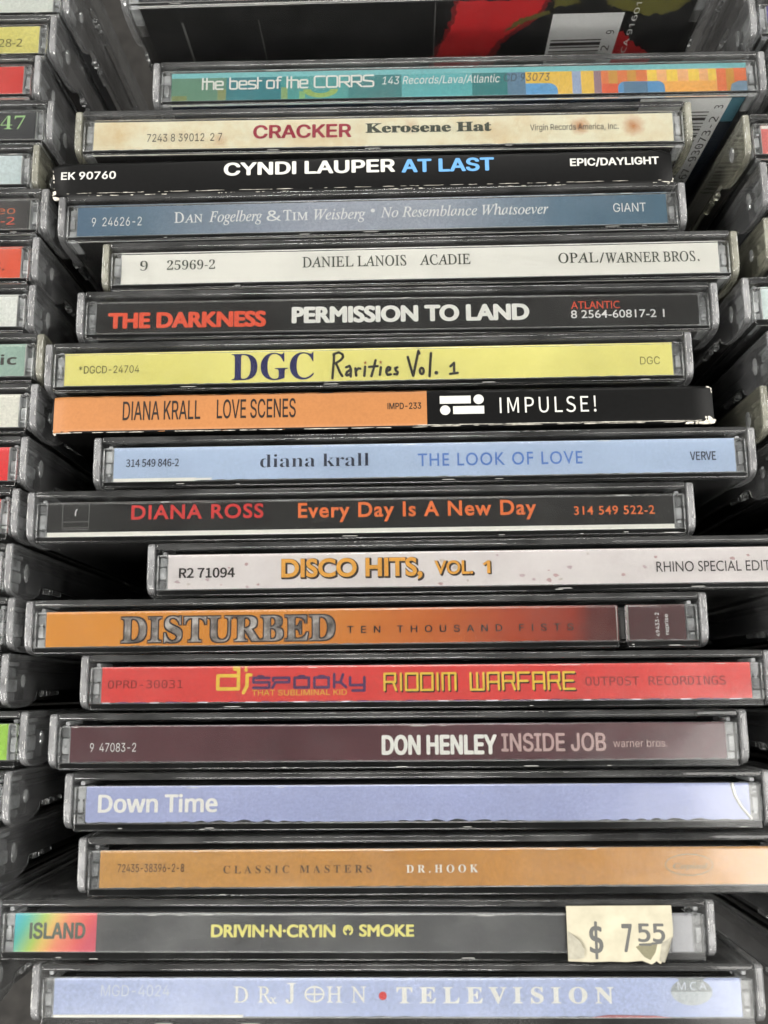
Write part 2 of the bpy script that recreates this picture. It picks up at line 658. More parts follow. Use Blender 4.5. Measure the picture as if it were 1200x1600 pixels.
def post_mesh(s, seed):
    r = random.Random(seed)
    mb = MB()
    X = lambda a, b: sorted((s * a, s * b))
    j = lambda v, d=.25: v + r.uniform(-d, d)
    y1, y2 = j(3.1, .4), j(5.5, .4)
    mb.box(*X(59.0, 60.45), 1.4, y1 - .12, j(-7), -1.7 - r.random() * .5, r.choice((POSTD, POST)), 0.25, 2)
    mb.box(*X(59.05 + .25 * r.random(), 60.35), y1 + .1, y2 - .1, -8, -1.35 - r.random() * .25, POST, 0.3, 2)
    mb.box(*X(59.0, 60.45), y2 + .1, 7.6, j(-7), -1.6 - r.random() * .6, r.choice((POSTD, POST)), 0.25, 2)
    mb.box(*X(59.3, 60.1), 7.98, 8.7, -9, -1.5 - r.random() * .3, POST, 0.2, 2)
    mb.box(*X(58.84, 58.96), 1.4, 7.7, -4, -1.32, POST, 0.03, 1)
    # moulded pips
    for q in range(r.randint(1, 3)):
        cy = r.uniform(2, 7)
        mb.box(*X(59.3, 59.3 + r.uniform(.3, .8)), cy, cy + r.uniform(.25, .5), -1.34, -1.2, POST, 0.05, 1)
    return mb.mesh('hinge_post')


def tray_mesh(m):
    mb = MB()
    mb.box(-58.6, 58.6, 1.6, 7.4, -136, -2.4, m, 0.3)
    for s in (-1, 1):
        a, b = sorted((s * 58.7, s * 60.5))
        mb.box(a, b, 1.6, 6.6, -136, -10.5, m, 0.2)
    for i in range(9):
        mb.box(-56, 56, 7.42, 7.75, -4.2 - i * .9, -3.8 - i * .9, m)
    return mb.mesh('tray', True)


M_SHELL = shell_mesh()
M_LID = lid_mesh(CLEAR_LID, CLEAR_ARM)
M_LIDY = lid_mesh(CLEAR_LID, YELLOWED)
M_BOSS = {s: [boss_mesh(s, a, b) for a, b in ((1.6, 1.2), (1.2, .9), (1.8, 1.0), (1.4, .7))] for s in (-1, 1)}
M_POST = {s: [post_mesh(s, 10 * s + q) for q in range(5)] for s in (-1, 1)}
M_TRAY = {'black': tray_mesh(TRAY), 'smoke': tray_mesh(GREYTRAY)}
_b = MB()
_b.box(-57.8, 57.8, 8.1, 8.8, -134, -14, None, 0.1)
M_BOOK = _b.mesh('booklet')
M_BOOK.materials.append(BOOK)


def paper_mesh(name, m, x0=-58.75, x1=58.75, y0=1.55, y1=7.75, perf=0.0, period=3.5, seed=0, step=0.4):
    """spine fold of the inlay card; the lower edge follows its perforation"""
    r = random.Random(seed)
    n = max(2, int((x1 - x0) / step))
    mb = MB()
    top, bot, tb, bb = [], [], [], []
    for i in range(n + 1):
        x = x0 + (x1 - x0) * i / n
        d = 0
        if perf:
            d = perf * (0.5 + 0.5 * math.sin(2 * math.pi * x / period + 1.5 * math.sin(x * .31 + seed))) * (0.55 + 0.45 * math.sin(x * .17 + seed * 2)) + perf * 0.3 * r.random()
        zz = -1.33 + 0.03 * math.sin(x * .21 + seed)
        top.append(mb.bm.verts.new((x, y1 - 0.02 * r.random(), zz)))
        bot.append(mb.bm.verts.new((x, y0 + d, zz - 0.01)))
        tb.append(mb.bm.verts.new((x, y1, zz - 0.22)))
        bb.append(mb.bm.verts.new((x, y0 + d, zz - 0.22)))
    for i in range(n):
        mb.bm.faces.new((bot[i], bot[i + 1], top[i + 1], top[i]))
        for q in ((top[i], top[i + 1], tb[i + 1], tb[i]), (bb[i], bb[i + 1], bot[i + 1], bot[i]), (tb[i], tb[i + 1], bb[i + 1], bb[i])):
            mb.bm.faces.new(q).material_index = 1
    mb.mats = [m, WHITE_CARD]
    return mb.mesh(name)


def jewel(name, label, x, y, rz, group, spine_mat, back=None, tray='black', perf=0.0, lid=None, dz=0.0, shell=None, spans=None, y0=1.55, y1=7.75, lean=0.0):
    t = thing(name, label, 'cd case', x, y, rz, group, dz, lean)
    part('back_shell', shell or M_SHELL, t)
    l = part('lid', lid or M_LID, t)
    for s in (-1, 1):
        part('hinge_boss', RNG.choice(M_BOSS[s]), l)
        part('hinge_post', RNG.choice(M_POST[s]), t)
    part('tray', M_TRAY[tray], t)
    part('booklet', M_BOOK, t)
    p = None
    for i, (a, b, m) in enumerate(spans or [(-58.75, 58.75, spine_mat)]):
        q = part('spine_paper', paper_mesh('spine_paper', m, a, b, perf=perf, seed=int(abs(y) * 10) + i, y0=y0, y1=y1), t)
        p = p or q
    mb = MB()
    mb.box(-58.7, 58.7, 1.3, 1.5, -136, -1.75, back or BOOK)
    part('back_inlay', mb.mesh('back_inlay'), t)
    dust(t, int(y * 7 + x), RNG.randint(4, 16), RNG.randint(3, 9))
    return t, p


DUST = plain('dust', (186, 186, 182), .8, .1)


def dust(parent, seed, n=14, m=10):
    """specks and short scuffs on the outside of a case, painted glints on its arms"""
    r = random.Random(seed)
    mb = MB()
    for i in range(n):
        cx, cy, s_ = r.uniform(-58, 58), r.uniform(1, 7.6), r.uniform(.04, .11)
        a = r.random() * 6
        mb.poly([(cx + s_ * math.cos(a + q * 1.57) * r.uniform(.5, 1), cy + s_ * math.sin(a + q * 1.57) * r.uniform(.5, 1), .03) for q in range(4)])
    for i in range(m):
        cx, cy, w = r.uniform(-58, 58), r.choice((.55, .75, 7.6, 7.7)), r.uniform(.5, 3.5)
        mb.poly([(cx - w / 2, cy - .04, .03), (cx + w / 2, cy - .05, .03), (cx + w / 3, cy + .05, .03), (cx - w / 2.6, cy + .04, .03)])
    for s_ in (-1, 1):  # pale strokes along the arm edges are glints put in as colour
        for i in range(r.randint(3, 7)):
            cx, cy, h = s_ * r.choice((61.35, 62.2, 62.3, 61.9)), r.uniform(3.3, 9), r.uniform(.15, .7)
            mb.poly([(cx - .05, cy - h, .03), (cx + .04, cy - h, .03), (cx + .05, cy + h, .03), (cx - .02, cy + h, .03)])
    mb.mats = [DUST]
    part('dust_specks', mb.mesh('dust_specks'), parent)['kind'] = 'stuff'


# ------------------------------------------------------------------ numbers measured for the middle row: centre x, back y (mm), turn (degrees)
CASES={
 'corrs':(15.63,84.66,0.00),
 'cracker':(0.08,73.78,-0.09),
 'fogel':(-2.26,55.50,0.40),
 'lanois':(7.18,44.92,0.35),
 'dark':(2.56,34.56,0.07),
 'dgc':(-3.06,24.20,0.34),
 'look':(7.43,5.12,0.29),
 'ross':(-4.66,-5.37,0.27),
 'disco':(18.51,-15.54,0.26),
 'disturbed':(-3.75,-25.98,0.24),
 'spooky':(7.07,-36.30,0.03),
 'henley':(1.89,-46.75,0.02),
 'down':(5.27,-57.23,0.01),
 'hook':(8.27,-68.03,0.17),
 'drivin':(-6.15,-78.65,-0.19),
 'john':(1.31,-89.09,-0.05),
 'lauper':(-4.25,63.92,0.39),
 'scenes':(-0.49,14.94,0.33),
}
TEXTS=[
 ('corrs', 'title_lettering', 'techno', 'the best of the CORRS', -52.46, -16.99, 4.03, 6.52, 'w', {}),
 ('corrs', 'publisher_lettering', 'groti', '143 Records/Lava/Atlantic', -15.41, 8.71, 4.4, 6.16, 'w2', {}),
 ('corrs', 'catalogue_number', 'groti', 'CD 93073', 9.5, 18.91, 4.55, 6.3, 'navy', {}),
 ('cracker', 'catalogue_number', 'grot', '7243 8 39012  2 7', -47.82, -32.5, 3.27, 4.99, 'dk', {}),
 ('cracker', 'artist_lettering', 'grot', 'CRACKER', -26.0, -6.3, 3.7, 6.49, 'crimson', {'off': 0.026}),
 ('cracker', 'title_lettering', 'serifb', 'Kerosene Hat', -3.18, 22.13, 4.52, 6.53, 'dkgreen', {'off': 0.018}),
 ('cracker', 'publisher_lettering', 'grot', 'Virgin Records America, Inc.', 30.02, 47.81, 4.42, 5.73, 'dk', {}),
 ('lauper', 'catalogue_number', 'grot', 'EK 90760', -60.19, -49.24, 5.04, 6.6, 'wc', {'off': 0.022}),
 ('lauper', 'artist_lettering', 'grot', 'CYNDI LAUPER', -27.19, 6.81, 5.18, 7.79, 'wc', {'off': 0.03}),
 ('lauper', 'title_lettering', 'grot', 'AT LAST', 8.49, 26.61, 4.97, 7.64, 'wcb', {'off': 0.03}),
 ('lauper', 'publisher_lettering', 'grot', 'EPIC/DAYLIGHT', 42.01, 59.5, 5.46, 7.0, 'wc', {'off': 0.026}),
 ('fogel', 'catalogue_number', 'grot', '9  24626-2', -55.84, -45.78, 3.64, 5.51, 'w2', {}),
 ('fogel', 'artist_lettering', 'serif', 'D', -39.24, -37.31, 4.03, 6.31, 'w2', {}),
 ('fogel', 'artist_lettering', 'serif', 'AN', -37.17, -33.57, 4.02, 5.76, 'w2', {}),
 ('fogel', 'artist_lettering', 'serifi', 'Fogelberg', -32.29, -21.63, 4.03, 6.31, 'w2', {}),
 ('fogel', 'artist_lettering', 'serifi', '&', -20.74, -17.79, 3.98, 6.12, 'w2', {}),
 ('fogel', 'artist_lettering', 'serif', 'T', -17.4, -15.74, 4.02, 6.26, 'w2', {}),
 ('fogel', 'artist_lettering', 'serif', 'IM', -15.61, -12.41, 3.99, 5.71, 'w2', {}),
 ('fogel', 'artist_lettering', 'serifi', 'Weisberg', -11.26, -1.02, 4.0, 6.24, 'w2', {}),
 ('fogel', 'title_lettering', 'serifi', 'No Resemblance Whatsoever', 2.05, 35.39, 4.17, 6.36, 'w2', {}),
 ('fogel', 'publisher_lettering', 'grot', 'GIANT', 48.21, 54.66, 4.17, 6.02, 'w2', {}),
 ('lanois', 'catalogue_number', 'serifd', '9', -55.07, -53.54, 4.37, 6.34, 'dkgreen', {}),
 ('lanois', 'catalogue_number', 'serifd', '25969-2', -49.72, -40.17, 4.43, 6.33, 'dkgreen', {}),
 ('lanois', 'artist_lettering', 'serif', 'DANIEL LANOIS', -22.9, -2.4, 4.38, 6.55, 'dkgreen', {}),
 ('lanois', 'title_lettering', 'serif', 'ACADIE', 0.25, 10.21, 4.39, 6.53, 'dkgreen', {}),
 ('lanois', 'publisher_lettering', 'serif', 'OPAL', 27.44, 35.22, 4.18, 6.26, 'dkgreen', {}),
 ('lanois', 'publisher_lettering', 'sans', '/', 35.47, 36.47, 4.04, 6.19, 'dkgreen', {}),
 ('lanois', 'publisher_lettering', 'serif', 'WARNER BROS.', 36.6, 54.97, 4.02, 6.12, 'dkgreen', {}),
 ('dark', 'artist_lettering', 'gill', 'THE DARKNESS', -56.18, -25.58, 2.72, 5.64, 'orangered', {'fat': 0.056}),
 ('dark', 'title_lettering', 'gill', 'PERMISSION TO LAND', -20.07, 25.75, 3.27, 6.31, 'w', {'fat': 0.056}),
 ('dark', 'publisher_lettering', 'gill', 'ATLANTIC', 34.15, 43.57, 5.19, 6.71, 'orangered', {}),
 ('dark', 'catalogue_number', 'gill', '8 2564-60817-2 1', 34.06, 52.13, 3.28, 4.86, 'w2', {'off': 0.006}),
 ('dgc', 'catalogue_number', 'grot', '*DGCD-24704', -55.96, -44.2, 4.04, 5.54, 'olive', {}),
 ('dgc', 'title_lettering', 'serifb', 'DGC', -26.27, -10.24, 2.12, 7.45, 'navy2', {}),
 ('dgc', 'publisher_lettering', 'grot', 'DGC', 52.51, 56.31, 3.78, 5.33, 'olive2', {}),
 ('scenes', 'artist_lettering', 'grot', 'DIANA KRALL', -49.27, -34.43, 3.5, 7.15, 'blk', {'off': 0.006}),
 ('scenes', 'title_lettering', 'grot', 'LOVE SCENES', -31.23, -16.19, 3.55, 7.19, 'blk', {'off': 0.006}),
 ('scenes', 'catalogue_number', 'grot', 'IMPD-233', 1.37, 7.74, 4.74, 5.95, 'blk', {'off': 0.012}),
 ('scenes', 'publisher_lettering', 'cjk', 'IMPULSE!', 22.66, 40.92, 3.6, 6.65, 'wc', {'sp': 1.08}),
 ('look', 'catalogue_number', 'cjk', '314 549 846-2', -56.38, -46.33, 4.35, 5.79, 'dkblue', {'off': 0.006}),
 ('look', 'artist_lettering', 'serifd', 'diana krall', -30.83, -10.15, 3.83, 6.33, 'dkblue', {'asc': 1}),
 ('look', 'title_lettering', 'gill', 'THE LOOK OF LOVE', -0.93, 30.1, 3.61, 6.01, 'midblue', {'sp': 1.15, 'off': 0.008}),
 ('look', 'publisher_lettering', 'cjk', 'VERVE', 50.31, 55.1, 3.9, 5.51, 'dkblue', {'off': 0.006}),
 ('ross', 'artist_lettering', 'gill', 'DIANA ROSS', -42.89, -17.96, 4.66, 7.24, 'red', {'off': 0.022, 'sp': 1.12}),
 ('ross', 'title_lettering', 'gill', 'Every Day Is A New Day', -11.45, 33.17, 4.52, 7.21, 'orange', {'off': 0.022, 'sp': 1.12}),
 ('ross', 'catalogue_number', 'gill', '314 549 522-2', 40.2, 55.18, 4.26, 5.84, 'orange', {'off': 0.01, 'sp': 1.1}),
 ('disco', 'catalogue_number', 'cjk', 'R2 71094', -56.6, -46.32, 3.72, 5.46, 'blk', {'off': 0.01}),
 ('disco', 'title_lettering', 'gill', 'DISCO HITS,', -37.62, -11.47, 3.65, 6.82, 'gold', {'off': 0.03, 'shadow': 1}),
 ('disco', 'volume_lettering', 'gill', 'VOL.', -9.21, -2.11, 3.8, 6.19, 'gold', {'off': 0.02, 'shadow': 1}),
 ('disco', 'volume_lettering', 'sansb', '1', -0.33, 1.09, 3.78, 6.16, 'gold', {'shadow': 1}),
 ('disco', 'publisher_lettering', 'gill', 'RHINO SPECIAL EDITION', 31.61, 56.43, 3.59, 5.49, 'blk', {}),
 ('disturbed', 'artist_lettering', 'serifb', 'DISTURBED', -44.77, -5.44, 2.26, 6.82, 'metal', {'outline': 1}),
 ('disturbed', 'title_lettering', 'grot', 'TEN THOUSAND FISTS', -3.09, 38.2, 3.48, 4.73, 'blk', {'sp': 1.8, 'off': 0.014}),
 ('spooky', 'catalogue_number', 'mono', 'OPRD-30031', -57.6, -43.89, 4.11, 5.55, 'maroon', {}),
 ('spooky', 'subtitle_lettering', 'grot', 'THAT SUBLIMINAL KID', -31.24, -14.03, 2.67, 3.65, 'yellow', {}),
 ('spooky', 'publisher_lettering', 'mono', 'OUTPOST RECORDINGS', 29.04, 54.19, 3.99, 5.55, 'maroon2', {}),
 ('henley', 'catalogue_number', 'grot', '9  47083-2', -55.15, -46.8, 3.38, 4.89, 'w2', {}),
 ('henley', 'artist_lettering', 'grot', 'DON HENLEY', -2.42, 17.84, 2.69, 5.81, 'w', {'off': 0.04}),
 ('henley', 'title_lettering', 'grot', 'INSIDE JOB', 18.89, 37.35, 3.07, 6.07, 'pinkgrey', {'off': 0.02}),
 ('henley', 'publisher_lettering', 'grot', 'warner bros.', 38.71, 48.37, 3.64, 4.97, 'pinkgrey', {'asc': 1}),
 ('down', 'title_lettering', 'sans', 'Down Time', -56.42, -35.35, 3.42, 6.32, 'w', {'off': 0.022}),
 ('hook', 'catalogue_number', 'grot', '72435-38396-2-8', -55.59, -43.82, 4.2, 5.54, 'brown', {'off': 0.01}),
 ('hook', 'series_lettering', 'serifb', 'CLASSIC MASTERS', -36.93, -10.84, 3.88, 5.16, 'brown', {'sp': 1.4}),
 ('hook', 'artist_lettering', 'serifb', 'DR.HOOK', -4.79, 7.74, 3.83, 5.1, 'w', {'sp': 1.4}),
 ('drivin', 'label_lettering', 'grot', 'ISLAND', -55.96, -46.42, 3.67, 6.13, 'greyt', {'off': 0.034}),
 ('drivin', 'artist_lettering', 'gill', 'DRIVIN·N·CRYIN', -24.27, -2.9, 3.92, 5.85, 'paleyel', {'fat': 0.04}),
 ('drivin', 'title_lettering', 'gill', 'SMOKE', 1.43, 10.73, 4.05, 5.87, 'paleyel', {'fat': 0.04}),
 ('john', 'catalogue_number', 'grot', 'MGD-4024', -50.6, -38.76, 4.83, 6.62, 'w3', {}),
 ('john', 'artist_lettering', 'serif', 'D', -27.71, -25.18, 3.86, 6.4, 'w', {}),
 ('john', 'artist_lettering', 'serif', 'R', -23.53, -21.21, 3.85, 6.4, 'w', {}),
 ('john', 'artist_lettering', 'serif', 'x', -21.53, -20.21, 3.65, 4.67, 'w', {'xh': 1}),
 ('john', 'artist_lettering', 'serif', 'J', -18.8, -17.04, 3.75, 6.96, 'w', {}),
 ('john', 'artist_lettering', 'serif', 'HN', -11.76, -4.96, 3.85, 6.4, 'w', {'sp': 1.5}),
 ('john', 'title_lettering', 'serifb', 'TELEVISION', 0.29, 37.13, 3.75, 6.25, 'w', {'sp': 1.35, 'off': 0.01}),
 ('john', 'logo_lettering', 'sans', 'MCA', 48.07, 52.94, 5.87, 7.08, 'w3', {'sp': 1.3}),
 ('john', 'logo_lettering', 'sans', 'GRP', 48.18, 53.15, 4.15, 5.46, 'ltgrey', {'sp': 1.2}),
]


TX = {}
for row in TEXTS:
    TX.setdefault(row[0], []).append(row[1:])


def letters(key, p, z=-1.26):
    for (nm, font, body, x0, x1, yb, yt, col, o) in TX.get(key, []):
        letter(p, nm, font, body, x0, x1, yb, yt, col, o, z)


fl = bpy.data.objects.new('bin_floor', None)
mb = MB()
mb.box(-700, 700, -600, 600, -BASE - 12, -BASE - 0.02, FLOOR)
bf = part('bin_floor', mb.mesh('bin_floor'), None)
bf['kind'] = 'structure'
bpy.data.objects.remove(fl)

GM = 'cd cases standing in the middle row'
GL = 'cd cases standing in the left row'
GR = 'cd cases standing in the right row'


def rect(x0, x1, y0, y1):
    return [(x0, y0), (x1, y0), (x1, y1), (x0, y1)]


PB = {}


def flatcol(c, rough=0.36):
    if c not in PB:
        PB[c] = paper('print_%d_%d_%d' % c, c, rough)
    return PB[c]


# --- teal spine with coloured blocks
x, y, r = CASES['corrs']
tealp = paper('teal_print', (54, 142, 144))
t, p = jewel('cd_case', 'cd case with teal spine and patchwork of yellow and orange blocks, furthest back', x, y, r, GM, tealp,
             back=paper('navy_back_print', (30, 44, 62)), dz=0.1)
C = flatcol
LT, DT, OL = C((120, 190, 194)), C((30, 122, 124)), C((92, 136, 112))
blocks = [(rect(-58.7, -47.4, 1.45, 6.6), OL), (rect(-47.4, -36.2, 1.45, 6.6), C((26, 120, 130))), (rect(-36.2, -22.3, 1.45, 6.6), C((66, 152, 150))),
          (rect(-22.3, -11.4, 1.45, 6.6), DT), (rect(-11.4, 3, 1.45, 6.6), C((92, 178, 182))), (rect(3, 10.2, 1.45, 6.6), DT),
          (rect(10.2, 13.9, 1.45, 6.6), C((92, 128, 156))), (rect(13.9, 23.4, 1.45, 6.6), C((236, 192, 66))), (rect(23.4, 25.2, 1.45, 6.6), C((150, 168, 200))),
          (rect(25.2, 27.8, 1.45, 6.6), C((236, 192, 66))), (rect(27.8, 29.3, 1.45, 6.6), C((150, 120, 130))), (rect(29.3, 38.6, 1.45, 6.6), C((222, 120, 62))),
          (rect(38.6, 52.7, 1.45, 6.6), C((242, 178, 120))), (rect(52.7, 58.7, 1.45, 6.6), C((232, 118, 66))),
          (rect(-58.7, 58.7, 6.6, 7.7), LT),
          (rect(30.8, 32.6, 1.45, 6.55), C((206, 150, 56))), (rect(34.6, 36.4, 1.45, 6.55), C((206, 150, 56))), (rect(29.3, 38.6, 1.45, 3.6), C((228, 96, 56))),
          (rect(38.7, 40.6, 1.45, 6.55), C((244, 206, 74))), (rect(42.6, 44.8, 1.45, 6.55), C((244, 206, 74))), (rect(47, 49.2, 1.45, 6.55), C((244, 206, 74))),
          (rect(51, 52.6, 1.45, 6.55), C((244, 206, 74))), (rect(40.6, 52.6, 1.45, 3.9), C((244, 176, 84))), (rect(54.6, 56.2, 1.45, 6.55), C((206, 150, 56)))]
arch = lambda a, b, h: [(a, 1.45), (b, 1.45)] + arc((b - 1.4), h - 1.4, 1.4, 1.4, 0, 90, 5) + arc(a + 1.4, h - 1.4, 1.4, 1.4, 90, 180, 5)
blocks += [([(13.9, 1.45), (20.4, 1.45)] + arc(18.4, 2.4, 2.0, 1.6, 0, 90, 5) + [(13.9, 4.0)], C((92, 160, 212))), (arch(32.6, 42.1, 4.0), C((88, 150, 200))),
           (rect(33.8, 38.6, 1.5, 3.9), C((86, 122, 150))), ([(55.2, 1.45), (58.7, 1.45), (58.7, 3.7), (57, 3.7), (55.6, 3.0)], C((120, 146, 168)))]
blocks += [(rect(-36.1, -34.8, 1.5, 4.2), C((138, 170, 110))), (rect(-32.4, -31.2, 1.5, 3.2), C((128, 178, 116))),
           (arc(-28, 3.6, 3.6, 1.9, 180, 360, 12) + arc(-28, 3.6, 2.0, .9, 360, 180, 12), C((150, 178, 92))), (rect(-49.2, -47.5, 1.5, 4), C((130, 140, 84))),
           (rect(-58.6, -55.5, 1.5, 2.6), C((120, 130, 70)))]
flat(p, 'colour_blocks', blocks, -1.295)
letters('corrs', p)
inlay = [c for c in t.children if c.name.startswith('back_inlay')][0]


def on_back(parent, name, polys, yy):
    mb = MB()
    for i, (pts, m) in enumerate(polys):
        mb.poly([(a, yy - 0.002 * i, b) for a, b in pts], m)
    return part(name, mb.mesh(name), parent)


def back_text(parent, name, font, body, xc, z0, z1, hgt, col, yy):
    """lettering that climbs the back cover towards the spine"""
    V, F = raw_text(font, body)
    a, b = min(v[0] for v in V), max(v[0] for v in V)
    h = ref_height(font, 'H')
    return layer(V, F, lambda u, v: (xc + hgt / 2 - v / h * hgt, yy, z0 + (u - a) / (b - a) * (z1 - z0)), ink(col), name, parent)


rr = random.Random(3)
q = x
bars = [(rect(53 - q, 71.5 - q, -60, -1.8), ink('barwhite')), (rect(71.5 - q, 74.2 - q, -10, -1.8), ink('teal'))]
zz = -6.4
while zz > -40:
    w_ = rr.choice((.35, .35, .7, 1.0))
    bars.append((rect(54 - q, 68.3 - q, zz - w_, zz), ink('blk')))
    zz -= w_ + rr.choice((.35, .5, .9))
on_back(inlay, 'barcode', bars, 1.28)
back_text(inlay, 'barcode_digits', 'mono', '7567-93073-2', 70.1 - q, -38, -8.2, 1.7, 'blk', 1.2)
back_text(inlay, 'barcode_digits', 'mono', '3', 69.8 - q, -5.4, -4.2, 1.7, 'blk', 1.2)

# --- cream stained spine
x, y, r = CASES['cracker']
k = NT('cream_stained_print')
base = k.mix(k.maprange(k.noise(75, 6, None, .68), 0.46, 0.7, 0, 0.75), rgba((238, 232, 204)), rgba((214, 180, 120)))
for sx_, sy_, rad in ((40.0, 5.3, 1.6), (50.9, 5.1, 2.1), (-33, 3.5, 1.2), (6, 6, 1.4)):
    mp = k.n('ShaderNodeVectorMath', operation='DISTANCE')
    k.l(k.tc.outputs['Object'], mp.inputs[0])
    mp.inputs[1].default_value = (sx_ * MM, sy_ * MM, (BASE - 1.33) * MM)
    wob = k.n('ShaderNodeMath', operation='MULTIPLY_ADD')
    k.l(k.noise(900, 3), wob.inputs[0])
    wob.inputs[1].default_value = 0.0014
    k.l(mp.outputs['Value'], wob.inputs[2])
    base = k.mix(k.maprange(wob.outputs[0], (rad + 1.3) * MM, .7 * MM, 0, .95 if sx_ > 30 else .4), base, rgba((190, 112, 36)))
k.l(base, k.p.inputs['Base Color'])
k.p.inputs['Roughness'].default_value = 0.36
k.bump(k.noise(260, 4), 0.2, 0.00025)
t, p = jewel('cd_case', 'cd case with cream spine stained by two rusty spots, dark red and green lettering', x, y, r, GM, k.m, lid=M_LIDY, perf=0.12)
letters('cracker', p)

# --- digipaks: folded card without a plastic case


def digipak(name, label, x, y, r, w, th, mat, seed, wear):
    t = thing(name, label, 'cd sleeve', x, y, r, GM)
    rs = random.Random(seed)
    hw = w / 2
    mb = MB()
    b = bmesh.new()
    nx = 60
    prof = [(0, -138), (0, -1.0), (.12, -.35), (.4, -.05), (.9, 0), (th / 2, .05), (th - .9, 0), (th - .4, -.05), (th - .12, -.35), (th, -1.0), (th, -138)]
    rings = []
    for i in range(nx + 1):
        xx = -hw + w * i / nx
        e = max(0, 1 - (hw - abs(xx)) / 3.0)
        ring = []
        for (yy, z) in prof:
            dz = -e * e * (0.5 + 0.5 * rs.random()) * (1 if z > -2 else 0)
            dy = (yy - th / 2) * (-0.06 * e * e) + 0.05 * (rs.random() - .5)
            ring.append(b.verts.new((xx, yy + dy, z + dz)))
        rings.append(ring)
    n = len(prof)
    for i in range(nx):
        for j in range(n - 1):
            b.faces.new((rings[i][j], rings[i + 1][j], rings[i + 1][j + 1], rings[i][j + 1]))
        b.faces.new((rings[i][n - 1], rings[i + 1][n - 1], rings[i + 1][0], rings[i][0]))
    b.faces.new(rings[0])
    b.faces.new(rings[-1][::-1])
    bmesh.ops.recalc_face_normals(b, faces=b.faces)
    mb.absorb(b, mat)
    body = part('card_cover', mb.mesh('card_cover', True), t)
    # frayed board along the lower fold and at the corners
    mb = MB()

    def flake(cx, cy, cz, s, sy):
        pts = []
        m_ = rs.randint(5, 7)
        for q in range(m_):
            a = 2 * math.pi * q / m_
            pts.append((cx + s * math.cos(a) * (.5 + rs.random()), cy + sy * math.sin(a) * (.4 + rs.random())))
        top = [mb.bm.verts.new((px, py, cz + 0.05 * rs.random())) for px, py in pts]
        bot = [mb.bm.verts.new((px, py, cz - 0.3)) for px, py in pts]
        mb.bm.faces.new(top)
        for q in range(m_):
            mb.bm.faces.new((bot[q], bot[(q + 1) % m_], top[(q + 1) % m_], top[q]))
    for f in wear(rs):
        flake(*f)
    mb.mats = [RAW_CARD]
    part('frayed_edge', mb.mesh('frayed_edge'), body)['kind'] = 'stuff'
    return t, body


x, y, r = CASES['lauper']


def wear1(rs):
    for i in range(90):
        yield (-60 + 121 * rs.random(), .75 + .08 * rs.random(), .03, .2 + 1.4 * rs.random() ** 2, .025)
    for i in range(170):
        xx = -58 + 120 * rs.random()
        if math.sin(xx * .23) + .8 * rs.random() > .35:
            yield (xx, .28 + .25 * rs.random(), -.12, .15 + .6 * rs.random() ** 2, .05 + .06 * rs.random())
    for i in range(26):
        yield (-62 + .6 * rs.random(), .2 + 6.4 * rs.random(), -.75, .3, .3)
    for i in range(14):
        yield (-61.6 + 1.1 * rs.random() ** 2, .1 + 1.4 * rs.random(), -.6, .45, .4)
    for i in range(22):
        yield (61.2 + .7 * rs.random(), .2 + 1.8 * rs.random(), -.65, .4, .35)
    for i in range(12):
        yield (61.8 + .2 * rs.random(), 2 + 4 * rs.random(), -.95, .12, .3)


t, b_ = digipak('card_cd_sleeve', 'black card cd sleeve with white and light blue lettering and frayed lower fold', x, y + 1.2, r, 124.6, 7.6, DARK_BOARD, 5, wear1)
lt = bpy.data.objects.new('spine_print', None)
bpy.data.objects.remove(lt)
for (nm, font, body, x0, x1, yb, yt, col, o) in TX['lauper']:
    letter(b_, nm, font, body, x0, x1, yb - 1.2, yt - 1.2, col, o, 0.09)

x, y, r = CASES['fogel']
t, p = jewel('cd_case', 'cd case with slate blue spine and white italic serif lettering', x, y, r, GM,
             paper('slate_print', [(0, (84, 110, 134)), (.12, (96, 120, 140)), (.42, (166, 172, 186)), (.62, (164, 171, 184)), (.84, (92, 118, 138)), (1, (82, 112, 132))], grain=.2))
letters('fogel', p)
flat(p, 'bullet', [(arc(.5, 5.7, .42, .42, 0, 330, 11), ink('w2'))], -1.26)

x, y, r = CASES['lanois']
t, p = jewel('cd_case', 'cd case with plain white spine and thin dark serif capitals', x, y, r, GM, paper('white_print', (242, 240, 232), grain=.03), lid=M_LIDY, dz=.25)
letters('lanois', p)

x, y, r = CASES['dark']
t, p = jewel('cd_case', 'cd case with black spine, heavy orange and white capitals', x, y, r, GM,
             paper('charcoal_print', (30, 28, 26), rough=.45, sheen=.25), perf=.12)
letters('dark', p)

